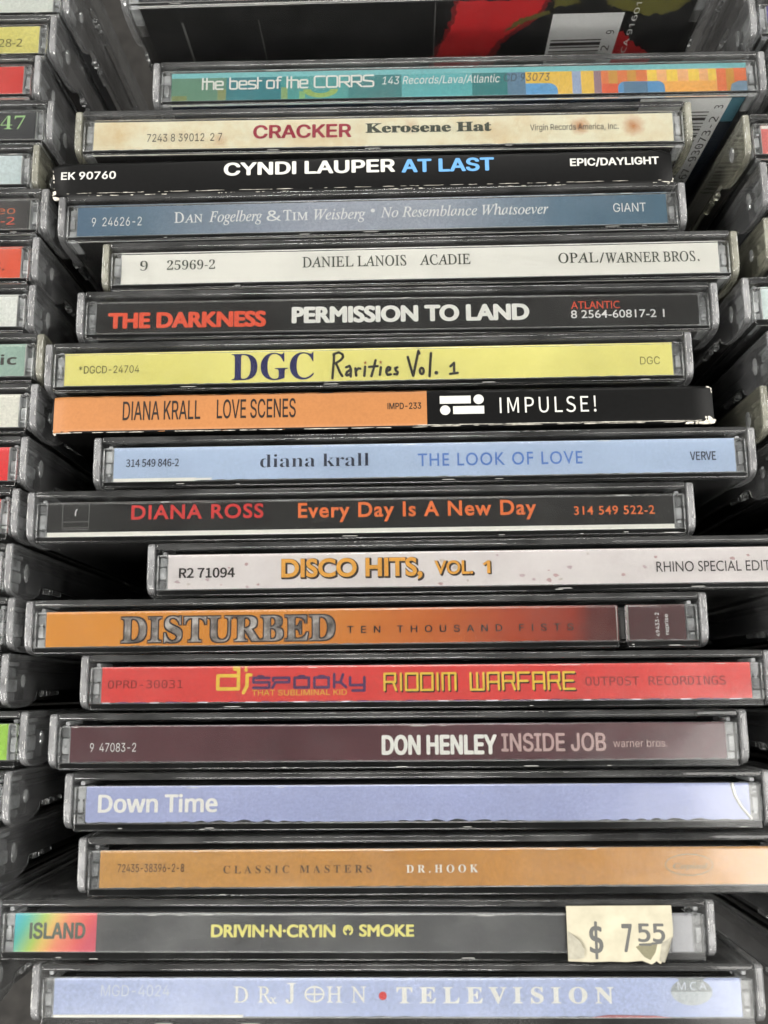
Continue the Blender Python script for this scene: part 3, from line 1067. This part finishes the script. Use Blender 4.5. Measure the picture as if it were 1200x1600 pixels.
x, y, r = CASES['dgc']
t, p = jewel('cd_case', 'cd case with bright yellow spine, navy serif letters and handwritten title', x, y, r, GM,
             paper('yellow_print', (240, 232, 138), mottle=((228, 218, 112), 60, .5, .75, .6), grain=.05), tray='smoke', perf=.12)
letters('dgc', p)
hw = lambda pts: [(-9.12 + a / 1200 * 29.7, 9.55 - b / 350 * 9.09 - a / 1200 * .6) for a, b in pts]
S = [[(112, 92), (110, 150), (98, 282)], [(106, 98), (148, 80), (178, 96), (182, 118), (165, 140), (125, 166)], [(125, 166), (142, 200), (158, 240), (176, 266)],
     [(205, 197), (232, 186), (243, 212), (240, 270)], [(240, 215), (212, 234), (204, 254), (212, 262), (236, 250)], [(278, 205), (284, 262)], [(284, 226), (300, 206), (316, 208)],
     [(354, 192), (347, 264)], [(436, 142), (420, 205), (402, 266)], [(384, 194), (452, 188)], [(477, 197), (468, 256)],
     [(520, 228), (548, 216), (550, 200), (534, 195), (522, 210), (518, 235), (528, 256), (554, 252)], [(606, 198), (588, 204), (592, 220), (608, 236), (602, 252), (580, 250)],
     [(688, 116), (704, 180), (728, 264), (740, 210), (758, 130), (772, 68)], [(772, 68), (780, 90)], arc(795, 225, 15, 24, 0, 360, 14), [(870, 86), (864, 150), (855, 266)],
     arc(908, 240, 6, 6, 0, 360, 8), [(1018, 190), (1048, 162), (1046, 245)], [(1014, 248), (1074, 240)]]
strokes(p, 'handwritten_lettering', [hw(s) for s in S], .5, 'ink')
stars = []
for cx, cy in ((355, 162), (475, 158)):
    stars.append((hw([(cx + (15 if i % 2 == 0 else 6.5) * math.sin(i * math.pi / 5), cy - (17 if i % 2 == 0 else 7.5) * math.cos(i * math.pi / 5)) for i in range(10)])[::-1], ink('star')))
flat(p, 'star_marks', stars, -1.24)

# --- second digipak, half orange, half black
x, y, r = CASES['scenes']


def wear2(rs):
    for i in range(110):
        yield (57.6 + 5.3 * rs.random() ** .6, .1 + 1.3 * rs.random() * rs.random(), -.2 - .35 * rs.random(), .4 * rs.random() + .14, .26)
    for i in range(16):
        yield (62.4 + .6 * rs.random(), 6.0 + 1.2 * rs.random(), -.7, .3, .25)
    for i in range(14):
        yield (60 + .22 * i, 4.0 - .12 * i + .2 * rs.random(), -.1 - .05 * i, .16, .1)
    for i in range(110):
        yield (8 + 53 * rs.random(), .42 + .06 * rs.random(), .0, .4 + 1.6 * rs.random(), .035)
    for i in range(40):
        yield (8 + 53 * rs.random(), .2 + .1 * rs.random(), -.1, .3 + 1.2 * rs.random(), .03)
    for i in range(60):
        yield (-62 + 70 * rs.random(), .13 + .06 * rs.random(), -.2, .3 + 1.2 * rs.random(), .04)
    for i in range(12):
        yield (-62.7 + .3 * rs.random(), .1 + 2.6 * rs.random() ** 2, -.8, .22, .25)


t, b_ = digipak('card_cd_sleeve', 'card cd sleeve with spine half orange and half black, torn right corner', x, y + 1.1, r, 126.4, 7.5, DARK_BOARD, 9, wear2)
oc = paper('orange_card_print', (166, 108, 58), rough=.5, grain=.1)
mb = MB()
N = 60
rs = random.Random(2)
V0 = []
for i in range(N + 1):
    xx = -62.7 + (8.83 + 62.7) * i / N
    e = max(0, 1 - (63.2 + xx) / 3.0)
    V0.append([mb.bm.verts.new((xx, yy, zz - .55 * e * e)) for yy, zz in ((.18, -.3), (.5, .02), (1.0, .06), (3.75, .11), (6.5, .06), (7.0, .02), (7.3, -.25))])
for i in range(N):
    for j in range(6):
        mb.bm.faces.new((V0[i][j], V0[i + 1][j], V0[i + 1][j + 1], V0[i][j + 1]))
mb.mats = [oc]
part('orange_panel', mb.mesh('orange_panel', True), b_)
for (nm, font, body, x0, x1, yb, yt, col, o) in TX['scenes']:
    letter(b_, nm, font, body, x0, x1, yb - 1.1, yt - 1.1, col, o, 0.15)
g = 1.1
flat(b_, 'logo', [(rect(11.3, 17.2, 5.62 - g, 7.15 - g), ink('wc')), (arc(18.7, 6.4 - g, .98, .95, 0, 345, 23), ink('wc')), (arc(12.3, 4.35 - g, .98, .95, 0, 345, 23), ink('wc')),
                  (rect(13.8, 19.7, 3.55 - g, 5.1 - g), ink('wc'))], .15)

x, y, r = CASES['look']
bl = paper('sky_print', (180, 199, 228), grain=.08)
t, p = jewel('cd_case', 'cd case with light blue spine and medium blue spaced capitals', x, y, r, GM, bl, perf=.14, dz=.1)
letters('look', p)
flat(p, 'white_border', [(rect(-58.7, -43, 1.42, 2.1), WHITE_CARD), (rect(-43, -40, 1.6, 2.0), WHITE_CARD)], -1.28)

x, y, r = CASES['ross']
t, p = jewel('cd_case', 'cd case with black spine, red and orange lettering over a white line', x, y, r, GM, paper('soot_print', (28, 26, 24), rough=.45, sheen=.25))
letters('ross', p)
flat(p, 'white_border', [(rect(-58.7, 58.7, 1.42, 2.3), WHITE_CARD)], -1.28)
bx = [[(-55.9, 7.6), (-55.9, 3.15), (-50.9, 3.15), (-50.9, 7.6)]]
strokes(p, 'logo_frame', bx + [[(-55.8, 2.8), (-50.9, 2.8)], [(-55.8, 4.3), (-51, 4.3)]], .1, 'grey')
strokes(p, 'logo_mark', [arc(-52.2, 5.9, 1.3, 1.2, 140, 200, 6)], .2, 'w2')

x, y, r = CASES['disco']
t, p = jewel('cd_case', 'cd case pushed to the right with white flecked spine and gold shadowed capitals', x, y, r, GM,
             paper('flecked_white_print', (228, 221, 220), mottle=((212, 200, 202), 150, .5, .8, .5), grain=.05), tray='smoke', dz=.2, y1=8.0)
rs = random.Random(11)
fk = []
for i in range(34):
    cx, cy = -57 + 114 * rs.random(), 1.8 + 5.6 * rs.random()
    s = .25 + .6 * rs.random()
    a = rs.random() * 3
    fk.append(([(cx + s * math.cos(a + q * math.pi / 3) * (.3 + .7 * rs.random()), cy + s * .7 * math.sin(a + q * math.pi / 3) * (.3 + .7 * rs.random())) for q in range(6)],
               flatcol(rs.choice(((198, 176, 180), (206, 196, 190), (192, 160, 160))))))
flat(p, 'paper_flecks', fk, -1.295)
letters('disco', p)

x, y, r = CASES['disturbed']
og = paper('orange_red_print', [(0, (216, 142, 48)), (.4, (214, 138, 48)), (.58, (200, 110, 44)), (.74, (168, 66, 30)), (.84, (146, 50, 28)), (.87, (92, 32, 26)), (1, (66, 28, 24))], grain=.1)
t, p = jewel('cd_case', 'cd case with orange to dark red spine cracked near its right end', x, y, r, GM, og, shell=shell_mesh((46.3, 47.6)), perf=.12,
             spans=[(-58.75, 46.0, og), (48.3, 58.6, paper('oxblood_print', (78, 40, 42)))])
letters('disturbed', p)
p2 = [c for c in t.children if c.name.startswith('spine_paper')][1]
for body, xc, z0, z1 in (('49433-2', 53.3, 2.2, 6.5), ('reprise', 54.95, 2.5, 6.2)):
    V, F = raw_text('grot', body)
    a, b = min(v[0] for v in V), max(v[0] for v in V)
    layer(V, F, (lambda xc, z0, z1, a, b: lambda u, v: (xc + .5 - v / .72 * 1.0, z0 + (u - a) / (b - a) * (z1 - z0), -1.26))(xc, z0, z1, a, b), ink('w2'), 'catalogue_number', p2)
mb = MB()
rs = random.Random(4)
for sx in (46.15, 47.75):
    for i in range(22):
        yy = .4 + 7.4 * i / 22
        mb.poly([(sx + .12 * rs.random(), yy, -.02), (sx + .15 + .25 * rs.random(), yy + .1, .02), (sx + .1 * rs.random(), yy + .32, -.02)])
mb.mats = [CLEAR]
bpy.data.meshes.remove(mb.mesh('crack_splinters'))

x, y, r = CASES['spooky']
rd = paper('red_print', (222, 58, 52), mottle=((204, 74, 66), 45, .55, .8, .5), rough=.3, wr=.4, sheen=.8)
t, p = jewel('cd_case', 'cd case with bright red spine and yellow and purple blocky lettering', x, y, r, GM, rd, perf=.12, dz=.15)
letters('spooky', p)
flat(p, 'blue_border', [(rect(-58.5 + i * 2.9, -58.5 + i * 2.9 + 1.4 + (i * 7 % 5) * .25, 1.42, 1.6 + (i * 5 % 3) * .05), ink('spnavy' if i % 3 else 'w3')) for i in range(40) if i % 11 != 7], -1.27)
# logo: dj
U = lambda st, x0, y0, sx, sy: [[(x0 + a * sx, y0 + b * sy) for a, b in s] for s in st]
strokes(p, 'logo_lettering', U([[(1, 1.5), (1, 0), (0, 0), (0, 1), (1, 1)], [(.8, 1.5), (1, 1.5)], [(1.42, 1.05), (1.42, .2), (1.25, -.3)], [(1.42, 1.05), (1.6, 1.05)]], -37.5, 3.9, 3.75, 2.35), .62, 'yellow')
strokes(p, 'logo_lettering', [arc(-32.4, 7.25, .12, .12, 0, 360, 8)], .45, 'yellow')
sp = [[(1, 1), (0, 1), (0, .55), (1, .55), (1, 0), (0, 0)], [(1.25, .7), (1.25, 1), (2.25, 1), (2.25, .55), (1.4, .55), (1.2, 0)], [(2.6, 0), (2.6, 1), (3.5, 1), (3.5, 0), (2.6, 0)],
      [(3.85, 0), (3.85, 1), (4.75, 1), (4.75, 0), (3.85, 0)], [(5.1, 1.35), (5.1, 0)], [(5.1, .5), (5.5, .5), (5.65, 1.3)], [(5.5, .5), (5.85, 0)],
      [(6.1, 1), (6.1, .2), (7.0, .2)], [(7.0, 1), (7.0, -.35), (6.25, -.35)], [(.3, 1.15), (.6, 1.15)], [(2.9, 1.15), (3.2, 1.15)], [(4.15, 1.15), (4.45, 1.15)]]
strokes(p, 'logo_lettering', U(sp, -31, 4.05, 2.88, 1.75), .5, 'spnavy')
RF = {'R': [[(0, 0), (0, 1), (.75, 1), (.75, .5), (0, .5)], [(.6, .5), (.8, 0)]], 'I': [[(.1, 0), (.1, 1)]], 'D': [[(0, 0), (0, 1), (.8, 1), (.8, 0), (0, 0)]],
      'M': [[(0, 0), (0, 1), (.9, 1), (.9, 0)], [(.45, 1), (.45, 0)]], 'W': [[(0, 1), (0, 0), (.9, 0), (.9, 1)], [(.45, 0), (.45, 1)]],
      'A': [[(0, 0), (0, 1), (.75, 1), (.75, 0)], [(0, .45), (.75, .45)]], 'F': [[(0, 0), (0, 1), (.75, 1)], [(0, .5), (.65, .5)]], 'E': [[(.75, 1), (0, 1), (0, 0), (.75, 0)], [(0, .5), (.65, .5)]]}
st, cx = [], 0
for ch in 'RIDDIM WARFARE':
    if ch == ' ':
        cx += .75
        continue
    for s in RF[ch]:
        st.append([(cx + a, b) for a, b in s])
    cx += {'I': .45, 'M': 1.2, 'W': 1.2}.get(ch, 1.05)
sx_ = 34.3 / (cx - .3)
strokes(p, 'lettering_shadow', U(st, -7.0, 3.2, sx_, 2.95), .42, 'shadow', z=-1.275)
strokes(p, 'title_lettering', U(st, -7.2, 3.45, sx_, 2.95), .4, 'yellow')

x, y, r = CASES['henley']
t, p = jewel('cd_case', 'cd case with dull maroon spine and narrow white capitals right of centre', x, y, r, GM,
             paper('maroon_print', (78, 34, 42), mottle=((100, 56, 62), 60, .42, .7, .7), rough=.3, wr=.5, sheen=.6), perf=.15)
letters('henley', p)

x, y, r = CASES['down']
t, p = jewel('cd_case', 'cd case with plain lavender blue spine and two large white words at left', x, y, r, GM, paper('lavender_print', (166, 174, 214), grain=.14), perf=.4)
letters('down', p)
mb = MB()
cv = [(55.6, 7.6), (56.0, 5.8), (56.9, 4.0), (58.6, 1.8)]
for (ax, ay), (bx_, by) in zip(cv[:-1], cv[1:]):
    mb.poly([(ax, ay, -1.28), (ax + .5, ay, -1.16), (bx_ + .5, by, -1.16), (bx_, by, -1.28)])
mb.mats = [WHITE_CARD]
part('creased_corner', mb.mesh('creased_corner'), p)
strokes(p, 'crease', [cv], .22, 'grey', z=-1.2)

x, y, r = CASES['hook']
t, p = jewel('cd_case', 'cd case with tan gold spine and small wide spaced serif capitals', x, y, r, GM,
             paper('gold_print', [(0, (200, 146, 66)), (.5, (194, 134, 52)), (1, (200, 142, 64))], rough=.3, wr=.45, sheen=.9), perf=.14)
letters('hook', p)
strokes(p, 'logo', [arc(44.4, 4.85, 4.1, 1.75, 0, 360, 28)], .13, 'hooklogo')
V, F = raw_text('serifi', 'Capitol')
a, b = min(v[0] for v in V), max(v[0] for v in V)
layer(V, F, lambda u, v: (41.6 + (u - a) / (b - a) * 6, 4.2 + v * 1.9, -1.26), ink('hooklogo'), 'logo_lettering', p)

x, y, r = CASES['drivin']
sp_ = paper('smoke_print', (46, 46, 49), mottle=((110, 110, 108), 110, .5, .75, .4), rough=.34, wr=.5, sheen=.9)
t, p = jewel('cd_case', 'cd case with smoky black spine, rainbow block at left and torn price sticker', x, y, r, GM, sp_, tray='smoke')
k = NT('rainbow_print')
sep = k.n('ShaderNodeSeparateXYZ')
k.l(k.tc.outputs['Object'], sep.inputs[0])
ad = k.n('ShaderNodeMath', operation='MULTIPLY_ADD')
k.l(sep.outputs['Y'], ad.inputs[0])
ad.inputs[1].default_value = -.5
k.l(sep.outputs['X'], ad.inputs[2])
k.l(k.ramp(k.maprange(ad.outputs[0], -.0617, -.0472), [(0, rgba((70, 180, 196))), (.12, rgba((84, 184, 170))), (.32, rgba((168, 196, 88))), (.45, rgba((222, 186, 96))), (.62, rgba((232, 136, 98))), (.85, rgba((224, 92, 88))), (1, rgba((206, 78, 96)))]), k.p.inputs['Base Color'])
k.p.inputs['Roughness'].default_value = .4
flat(p, 'rainbow_block', [(rect(-58.7, -44.4, 1.45, 7.7), k.m), (rect(55.2, 58.7, 1.6, 7.6), flatcol((150, 150, 156)))], -1.29)
letters('drivin', p)
strokes(p, 'swirl_mark', [arc(-.6, 5.0, .72, .72, -60, 240, 14), [(-.95, 5.1), (-.6, 5.6), (-.3, 5.1)]], .34, 'paleyel')
SK = plain('sticker_paper', (176, 170, 150), .65, .2, grain=.14, gs=260, bump=.3)
SK2 = plain('sticker_backing', (156, 152, 138), .7, .2, grain=.15, gs=900, bump=.5)
mb = MB()
edge = [(37.0, 9.2), (55.0, 9.3), (55.1, 6.0), (55.05, 4.2), (54.2, 3.5), (53.6, 2.3), (53.3, .9), (52.7, -.15), (52.0, .35), (51.2, -.2), (49.6, .4), (47, .2), (44, .28), (41, .18), (39, .25), (37.05, .3)]
mb.prism(edge, .12, .24, SK, axis='z')
stk = part('price_sticker', mb.mesh('price_sticker'), t)
mb = MB()
mb.poly([(37.1, 5.2, .25), (37.9, 4.6, .4), (39.1, 3.6, .75), (39.8, 2.2, .9), (39.7, 1.0, .7), (38.4, .7, .5), (37.1, .7, .3)], SK2)
mb.poly([(53.0, 3.2, .27), (54.9, 4.3, .3), (54.1, 2.2, .8), (53.3, .2, .6), (52.5, .4, .3)], SK2)
part('torn_flap', mb.mesh('torn_flap'), stk)
flat(stk, 'bruise', [([(48.6, 2.6), (49.8, 3.2), (52.4, 3.3), (51.9, 1.7), (51, .5), (50, 1.0)], flatcol((116, 112, 88)))], .245)
for body, x0, x1, yb, yt in (('$', 40.9, 43.0, 1.7, 6.4), ('7', 46.4, 48.0, 1.9, 6.2), ('55', 49.2, 53.6, 3.5, 6.3)):
    letter(stk, 'price_lettering', 'mono', body, x0, x1, yb, yt, 'stamp', {'off': .02}, .26)
strokes(stk, 'price_underline', [[(49.3, 3.0), (51.2, 2.95)], [(51.4, 3.15), (53.2, 3.3)]], .34, 'stamp', z=.262)

x, y, r = CASES['john']
t, p = jewel('cd_case', 'cd case with pale periwinkle spine, white capitals and a red dot, nearest', x, y, r, GM, paper('periwinkle_print', (178, 190, 226), rough=.3, wr=.3, sheen=.5), perf=.12)
letters('john', p)
strokes(p, 'artist_lettering', [arc(-13.8, 5.15, 1.6, 1.2, 0, 360, 20), [(-15.3, 5.15), (-12.3, 5.15)], [(-13.8, 4.0), (-13.8, 6.3)]], .3, 'w')
flat(p, 'red_dot', [(arc(-2.1, 4.9, .68, .68, 0, 345, 20), ink('red'))], -1.26)
flat(p, 'logo_disc', [(arc(50.4, 5.55, 3.5, 2.15, 0, 180, 16), flatcol((150, 156, 158))), (arc(50.4, 5.55, 3.5, 2.15, 180, 360, 16), flatcol((196, 202, 206)))], -1.285)
flat(p, 'white_border', [(rect(-58.7, -26, 1.42, 1.9), WHITE_CARD)], -1.28)
flat(p, 'red_border', [([(33, 1.45), (47, 1.45), (44, 1.8), (36, 1.9)], flatcol((170, 96, 100)))], -1.28)

# --- the case beyond the gap, its black back cover turned to the viewer
X0, Y0 = 8.0, 108.2
t, p = jewel('cd_case', 'cd case beyond the gap showing black back cover with red art and barcode', X0, Y0, 0.5, GM, flatcol((40, 40, 44)), back=paper('black_back_print', (20, 19, 19), rough=.5), lid=M_LID)
inlay = [c for c in t.children if c.name.startswith('back_inlay')][0]


def blob(pts, seed, amt=.7, sub=11):
    rs = random.Random(seed)
    out = []
    for (ax, ay), (bx_, by) in zip(pts, pts[1:] + pts[:1]):
        for i in range(sub):
            f = i / sub
            out.append((ax + (bx_ - ax) * f + amt * (rs.random() - .5), ay + (by - ay) * f + amt * (rs.random() - .5)))
    return out


sh = lambda pts: [(a - X0, b) for a, b in pts]
RA = paper('red_art_print', (224, 40, 46), mottle=((176, 24, 32), 160, .5, .75, .7), rough=.5)
MO = paper('moss_art_print', (116, 112, 46), mottle=((60, 48, 26), 120, .45, .65, .9), rough=.5)
on_back(inlay, 'cover_art', [
    (blob(sh([(15.6, -1.9), (36, -1.9), (34.6, -6.6), (30.4, -11.4), (26.4, -16), (24.6, -24), (11.4, -24), (10.9, -20), (12.7, -15), (14.7, -9)]), 21, 1.0), paper('dark_red_art_print', (140, 24, 30), rough=.5)),
    (blob(sh([(16.5, -1.9), (35, -1.9), (33.5, -6), (29.5, -10.5), (25.5, -15), (24, -19), (20, -24), (12, -24), (11.6, -20.5), (13.5, -15), (15.5, -9)]), 1), RA),
    (blob(sh([(52.4, -12), (55.5, -15.5), (61, -21), (60, -30), (50, -30)]), 2), RA),
    (blob(sh([(47, -1.9), (64.5, -1.9), (65, -4), (62.5, -7), (57, -7.6), (52, -6), (48, -4)]), 3, .8), MO),
    (blob(sh([(27, -11.5), (30, -7.5), (36, -5.2), (36, -6.4), (30.6, -9.2)]), 4), MO),
    (blob(sh([(36.5, -1.9), (41.5, -1.9), (42, -3.5), (37, -4.5)]), 5), MO)], 1.29)
zz = -14.8
brs = [(sh(rect(36.9, 52.2, -42, -6.5)), ink('barwhite'))]
rr = random.Random(8)
while zz > -40:
    w_ = rr.choice((.4, .4, .8, 1.1))
    brs.append((sh(rect(37.6, 48.8, zz - w_, zz)), ink('blk')))
    zz -= w_ + rr.choice((.4, .5, .9))
on_back(inlay, 'barcode', brs, 1.26)
back_text(inlay, 'barcode_digits', 'mono', '-2', 50.2 - X0, -20.5, -17.0, 1.7, 'blk', 1.18)
back_text(inlay, 'barcode_digits', 'mono', '9', 50.3 - X0, -13.2, -12.0, 1.7, 'blk', 1.18)
back_text(inlay, 'address_lettering', 'sans', 'CA 91601', 54.6 - X0, -19.6, -3.6, 1.1, 'w2', 1.2)
on_back(inlay, 'cover_scratches', [(sh(rect(-26.4, -26.15, -20, -5.7)), ink('grey')), (sh(rect(11.5, 11.7, -24, -1.9)), ink('grey')), (sh(rect(-43, -42.5, -30, -6)), ink('grey'))], 1.27)

# ------------------------------------------------------------------ left row: right ends of the spines run into the picture
LEFT = [
    (-69.4, 116.6, None, 'cd case at the top left corner, beyond the white spine with a purple mark', [], 0),
    (-68.95, 106.1, (226, 230, 222), 'cd case with white spine and a round purple mark, left row', [('mark', 0, 0, 0, 0, 0, 0)], 0),
    (-71.23, 96.3, (226, 216, 118), 'cd case with pale yellow spine in the left row', [('sans', '0828-2', 47.5, 55.3, 3.1, 4.9, 'olive')], 0),
    (-73.9, 86.8, (216, 54, 46), 'cd case with red spine between pale yellow and black spines, left row', [], 0),
    (-70.68, 76.6, (46, 46, 50), 'cd case with black spine and pale green numerals, left row', [('serifd', '47747', 43.5, 56.5, 3.9, 6.8, 'green')], .1),
    (-73.1, 66.8, (206, 220, 222), 'cd case with pale ice blue spine, left row', [], 0),
    (-70.59, 56.6, (40, 36, 34), 'cd case with black spine and two lines of orange print, left row', [('sans', 'stereo', 46, 55.8, 4.9, 6.5, 'rust'), ('sans', '25 417-2', 42, 55.8, 2.6, 4.2, 'orangered')], .1),
    (-71.88, 46.4, (226, 84, 50), 'cd case with orange red spine ending in one dark letter, left row', [('gill', 'BROS.', 46, 55.6, 3.2, 4.9, 'ink')], 0),
    (-71.89, 36.2, (234, 236, 230), 'cd case with white spine below the orange red one, left row', [], 0),
    (-69.7, 26.0, (158, 186, 172), 'cd case with sage green spine and bold dark letters, left row', [('sansb', 'epic', 48.4, 57.2, 3.9, 5.9, 'ink')], .1),
    (-70.2, 15.6, (238, 236, 224), 'cd case with cream white spine below the sage one, left row', [], 0),
    (-71.58, 5.3, (228, 34, 38), 'cd case with vivid red spine below the cream white one, left row', [], 0),
    (-72.6, -5.0, (214, 44, 40), 'cd case with only a sliver of red spine in view, left row', [], 0),
    (-73.1, -15.4, (30, 30, 34), 'cd case with dark end and brown stripe below the sliver of red, left row', [], 0),
    (-72.0, -25.7, (34, 34, 36), 'cd case with dark end second below the sliver of red, left row', [], 0),
    (-72.4, -36.0, (34, 34, 36), 'cd case with grey end right above the lime green spine, left row', [], 0),
    (-68.3, -46.3, (154, 204, 64), 'cd case with lime green spine, left row', [], 0),
    (-70.6, -56.6, (30, 30, 32), 'cd case with dark end right below the lime green spine, left row', [], 0),
    (-72.2, -66.9, (34, 34, 36), 'cd case with dark end second below the lime green spine, left row', [], 0),
    (-73.0, -77.3, (32, 32, 34), 'cd case with dark end third below the lime green spine, left row', [], 0),
    (-73.4, -87.6, (32, 32, 34), 'cd case with dark end at the bottom left corner, left row', [], 0),
]
for i, (xe, y, c, lab, txt, pf) in enumerate(LEFT):
    t, p = jewel('cd_case', lab, xe - 58.75, y, RNG.uniform(-.15, .15), GL, flatcol(c or (60, 60, 64)), tray=('black', 'smoke')[i % 3 == 1], perf=pf,
                 lid=(M_LIDY if i in (5, 9) else M_LID), dz=RNG.uniform(0, .4))
    for q in txt:
        if q[0] == 'mark':
            flat(p, 'round_mark', [(arc(55.5, 6.0, 1.6, 1.6, 0, 345, 20), ink('purple')), (rect(55.3, 55.6, 4.6, 7.4), ink('w'))], -1.26)
        else:
            letter(p, 'spine_lettering', q[0], q[1], *q[2:6], q[6], {}, -1.26)
    if i == 13:
        flat(p, 'brown_stripe', [(rect(54, 57, 1.5, 7.6), flatcol((150, 110, 66)))], -1.28)

# ------------------------------------------------------------------ right row: left ends of the spines
RIGHT = [
    (81.0, 118.6, None, 'cd case at the top right corner beyond the violet spine, right row'),
    (80.5, 108.2, (90, 80, 150), 'cd case at the top right with grey end beyond the violet edged one, right row'),
    (79.6, 97.6, (84, 74, 150), 'cd case with a sliver of violet spine at the top right, right row'),
    (83.2, 86.6, (190, 190, 190), 'cd case with clear end right beside the patchwork spine, right row'),
    (76.4, 70.6, (226, 120, 116), 'cd case with pink spine and green circle edged in white, right row'),
    (79.0, 60.2, (160, 160, 168), 'cd case with grey end right below the pink spine, right row'),
    (78.6, 48.0, (196, 204, 150), 'cd case with pale green tinged end above the icy white spine, right row'),
    (73.6, 35.6, (222, 236, 234), 'cd case with icy white spine edge in the right row'),
    (77.5, 24.6, (120, 140, 132), 'cd case with grey green end right below the icy white spine, right row'),
    (75.4, 13.9, (90, 100, 84), 'cd case with olive grey end second below the icy white spine, right row'),
    (77.2, 3.2, (60, 60, 64), 'cd case with dark end beside the light blue spine, right row'),
    (86.0, -9.0, (60, 60, 64), 'cd case with dark end beside the white flecked spine, right row'),
    (78.4, -25.4, (50, 50, 54), 'cd case with dark end beside the cracked orange spine, right row'),
    (78.0, -36.2, (50, 50, 54), 'cd case with dark end beside the bright red spine, right row'),
    (77.0, -47.0, (50, 50, 54), 'cd case with dark end beside the maroon spine, right row'),
    (78.4, -57.8, (50, 50, 54), 'cd case with dark end beside the lavender blue spine, right row'),
    (79.0, -68.6, (50, 50, 54), 'cd case with dark end beside the tan gold spine, right row'),
    (76.6, -79.2, (50, 50, 54), 'cd case with dark end beside the torn price sticker, right row'),
    (77.2, -90.0, (50, 50, 54), 'cd case with dark end at the bottom right corner, right row'),
]
for i, (xe, y, c, lab) in enumerate(RIGHT):
    t, p = jewel('cd_case', lab, xe + 58.75, y, RNG.uniform(-.1, .25), GR, flatcol(c or (70, 70, 74)), tray=('smoke', 'black')[i % 3 == 1], lid=(M_LIDY if i in (4, 6, 9) else M_LID), dz=RNG.uniform(0, .4))
    if i == 4:
        flat(p, 'white_border', [(rect(-58.7, -30, 7.0, 7.7), WHITE_CARD), (arc(-54.6, 4.8, 2.9, 2.4, 0, 345, 20), WHITE_CARD), (arc(-54.4, 4.8, 2.5, 2.0, 0, 345, 20), flatcol((40, 150, 90)))], -1.28)
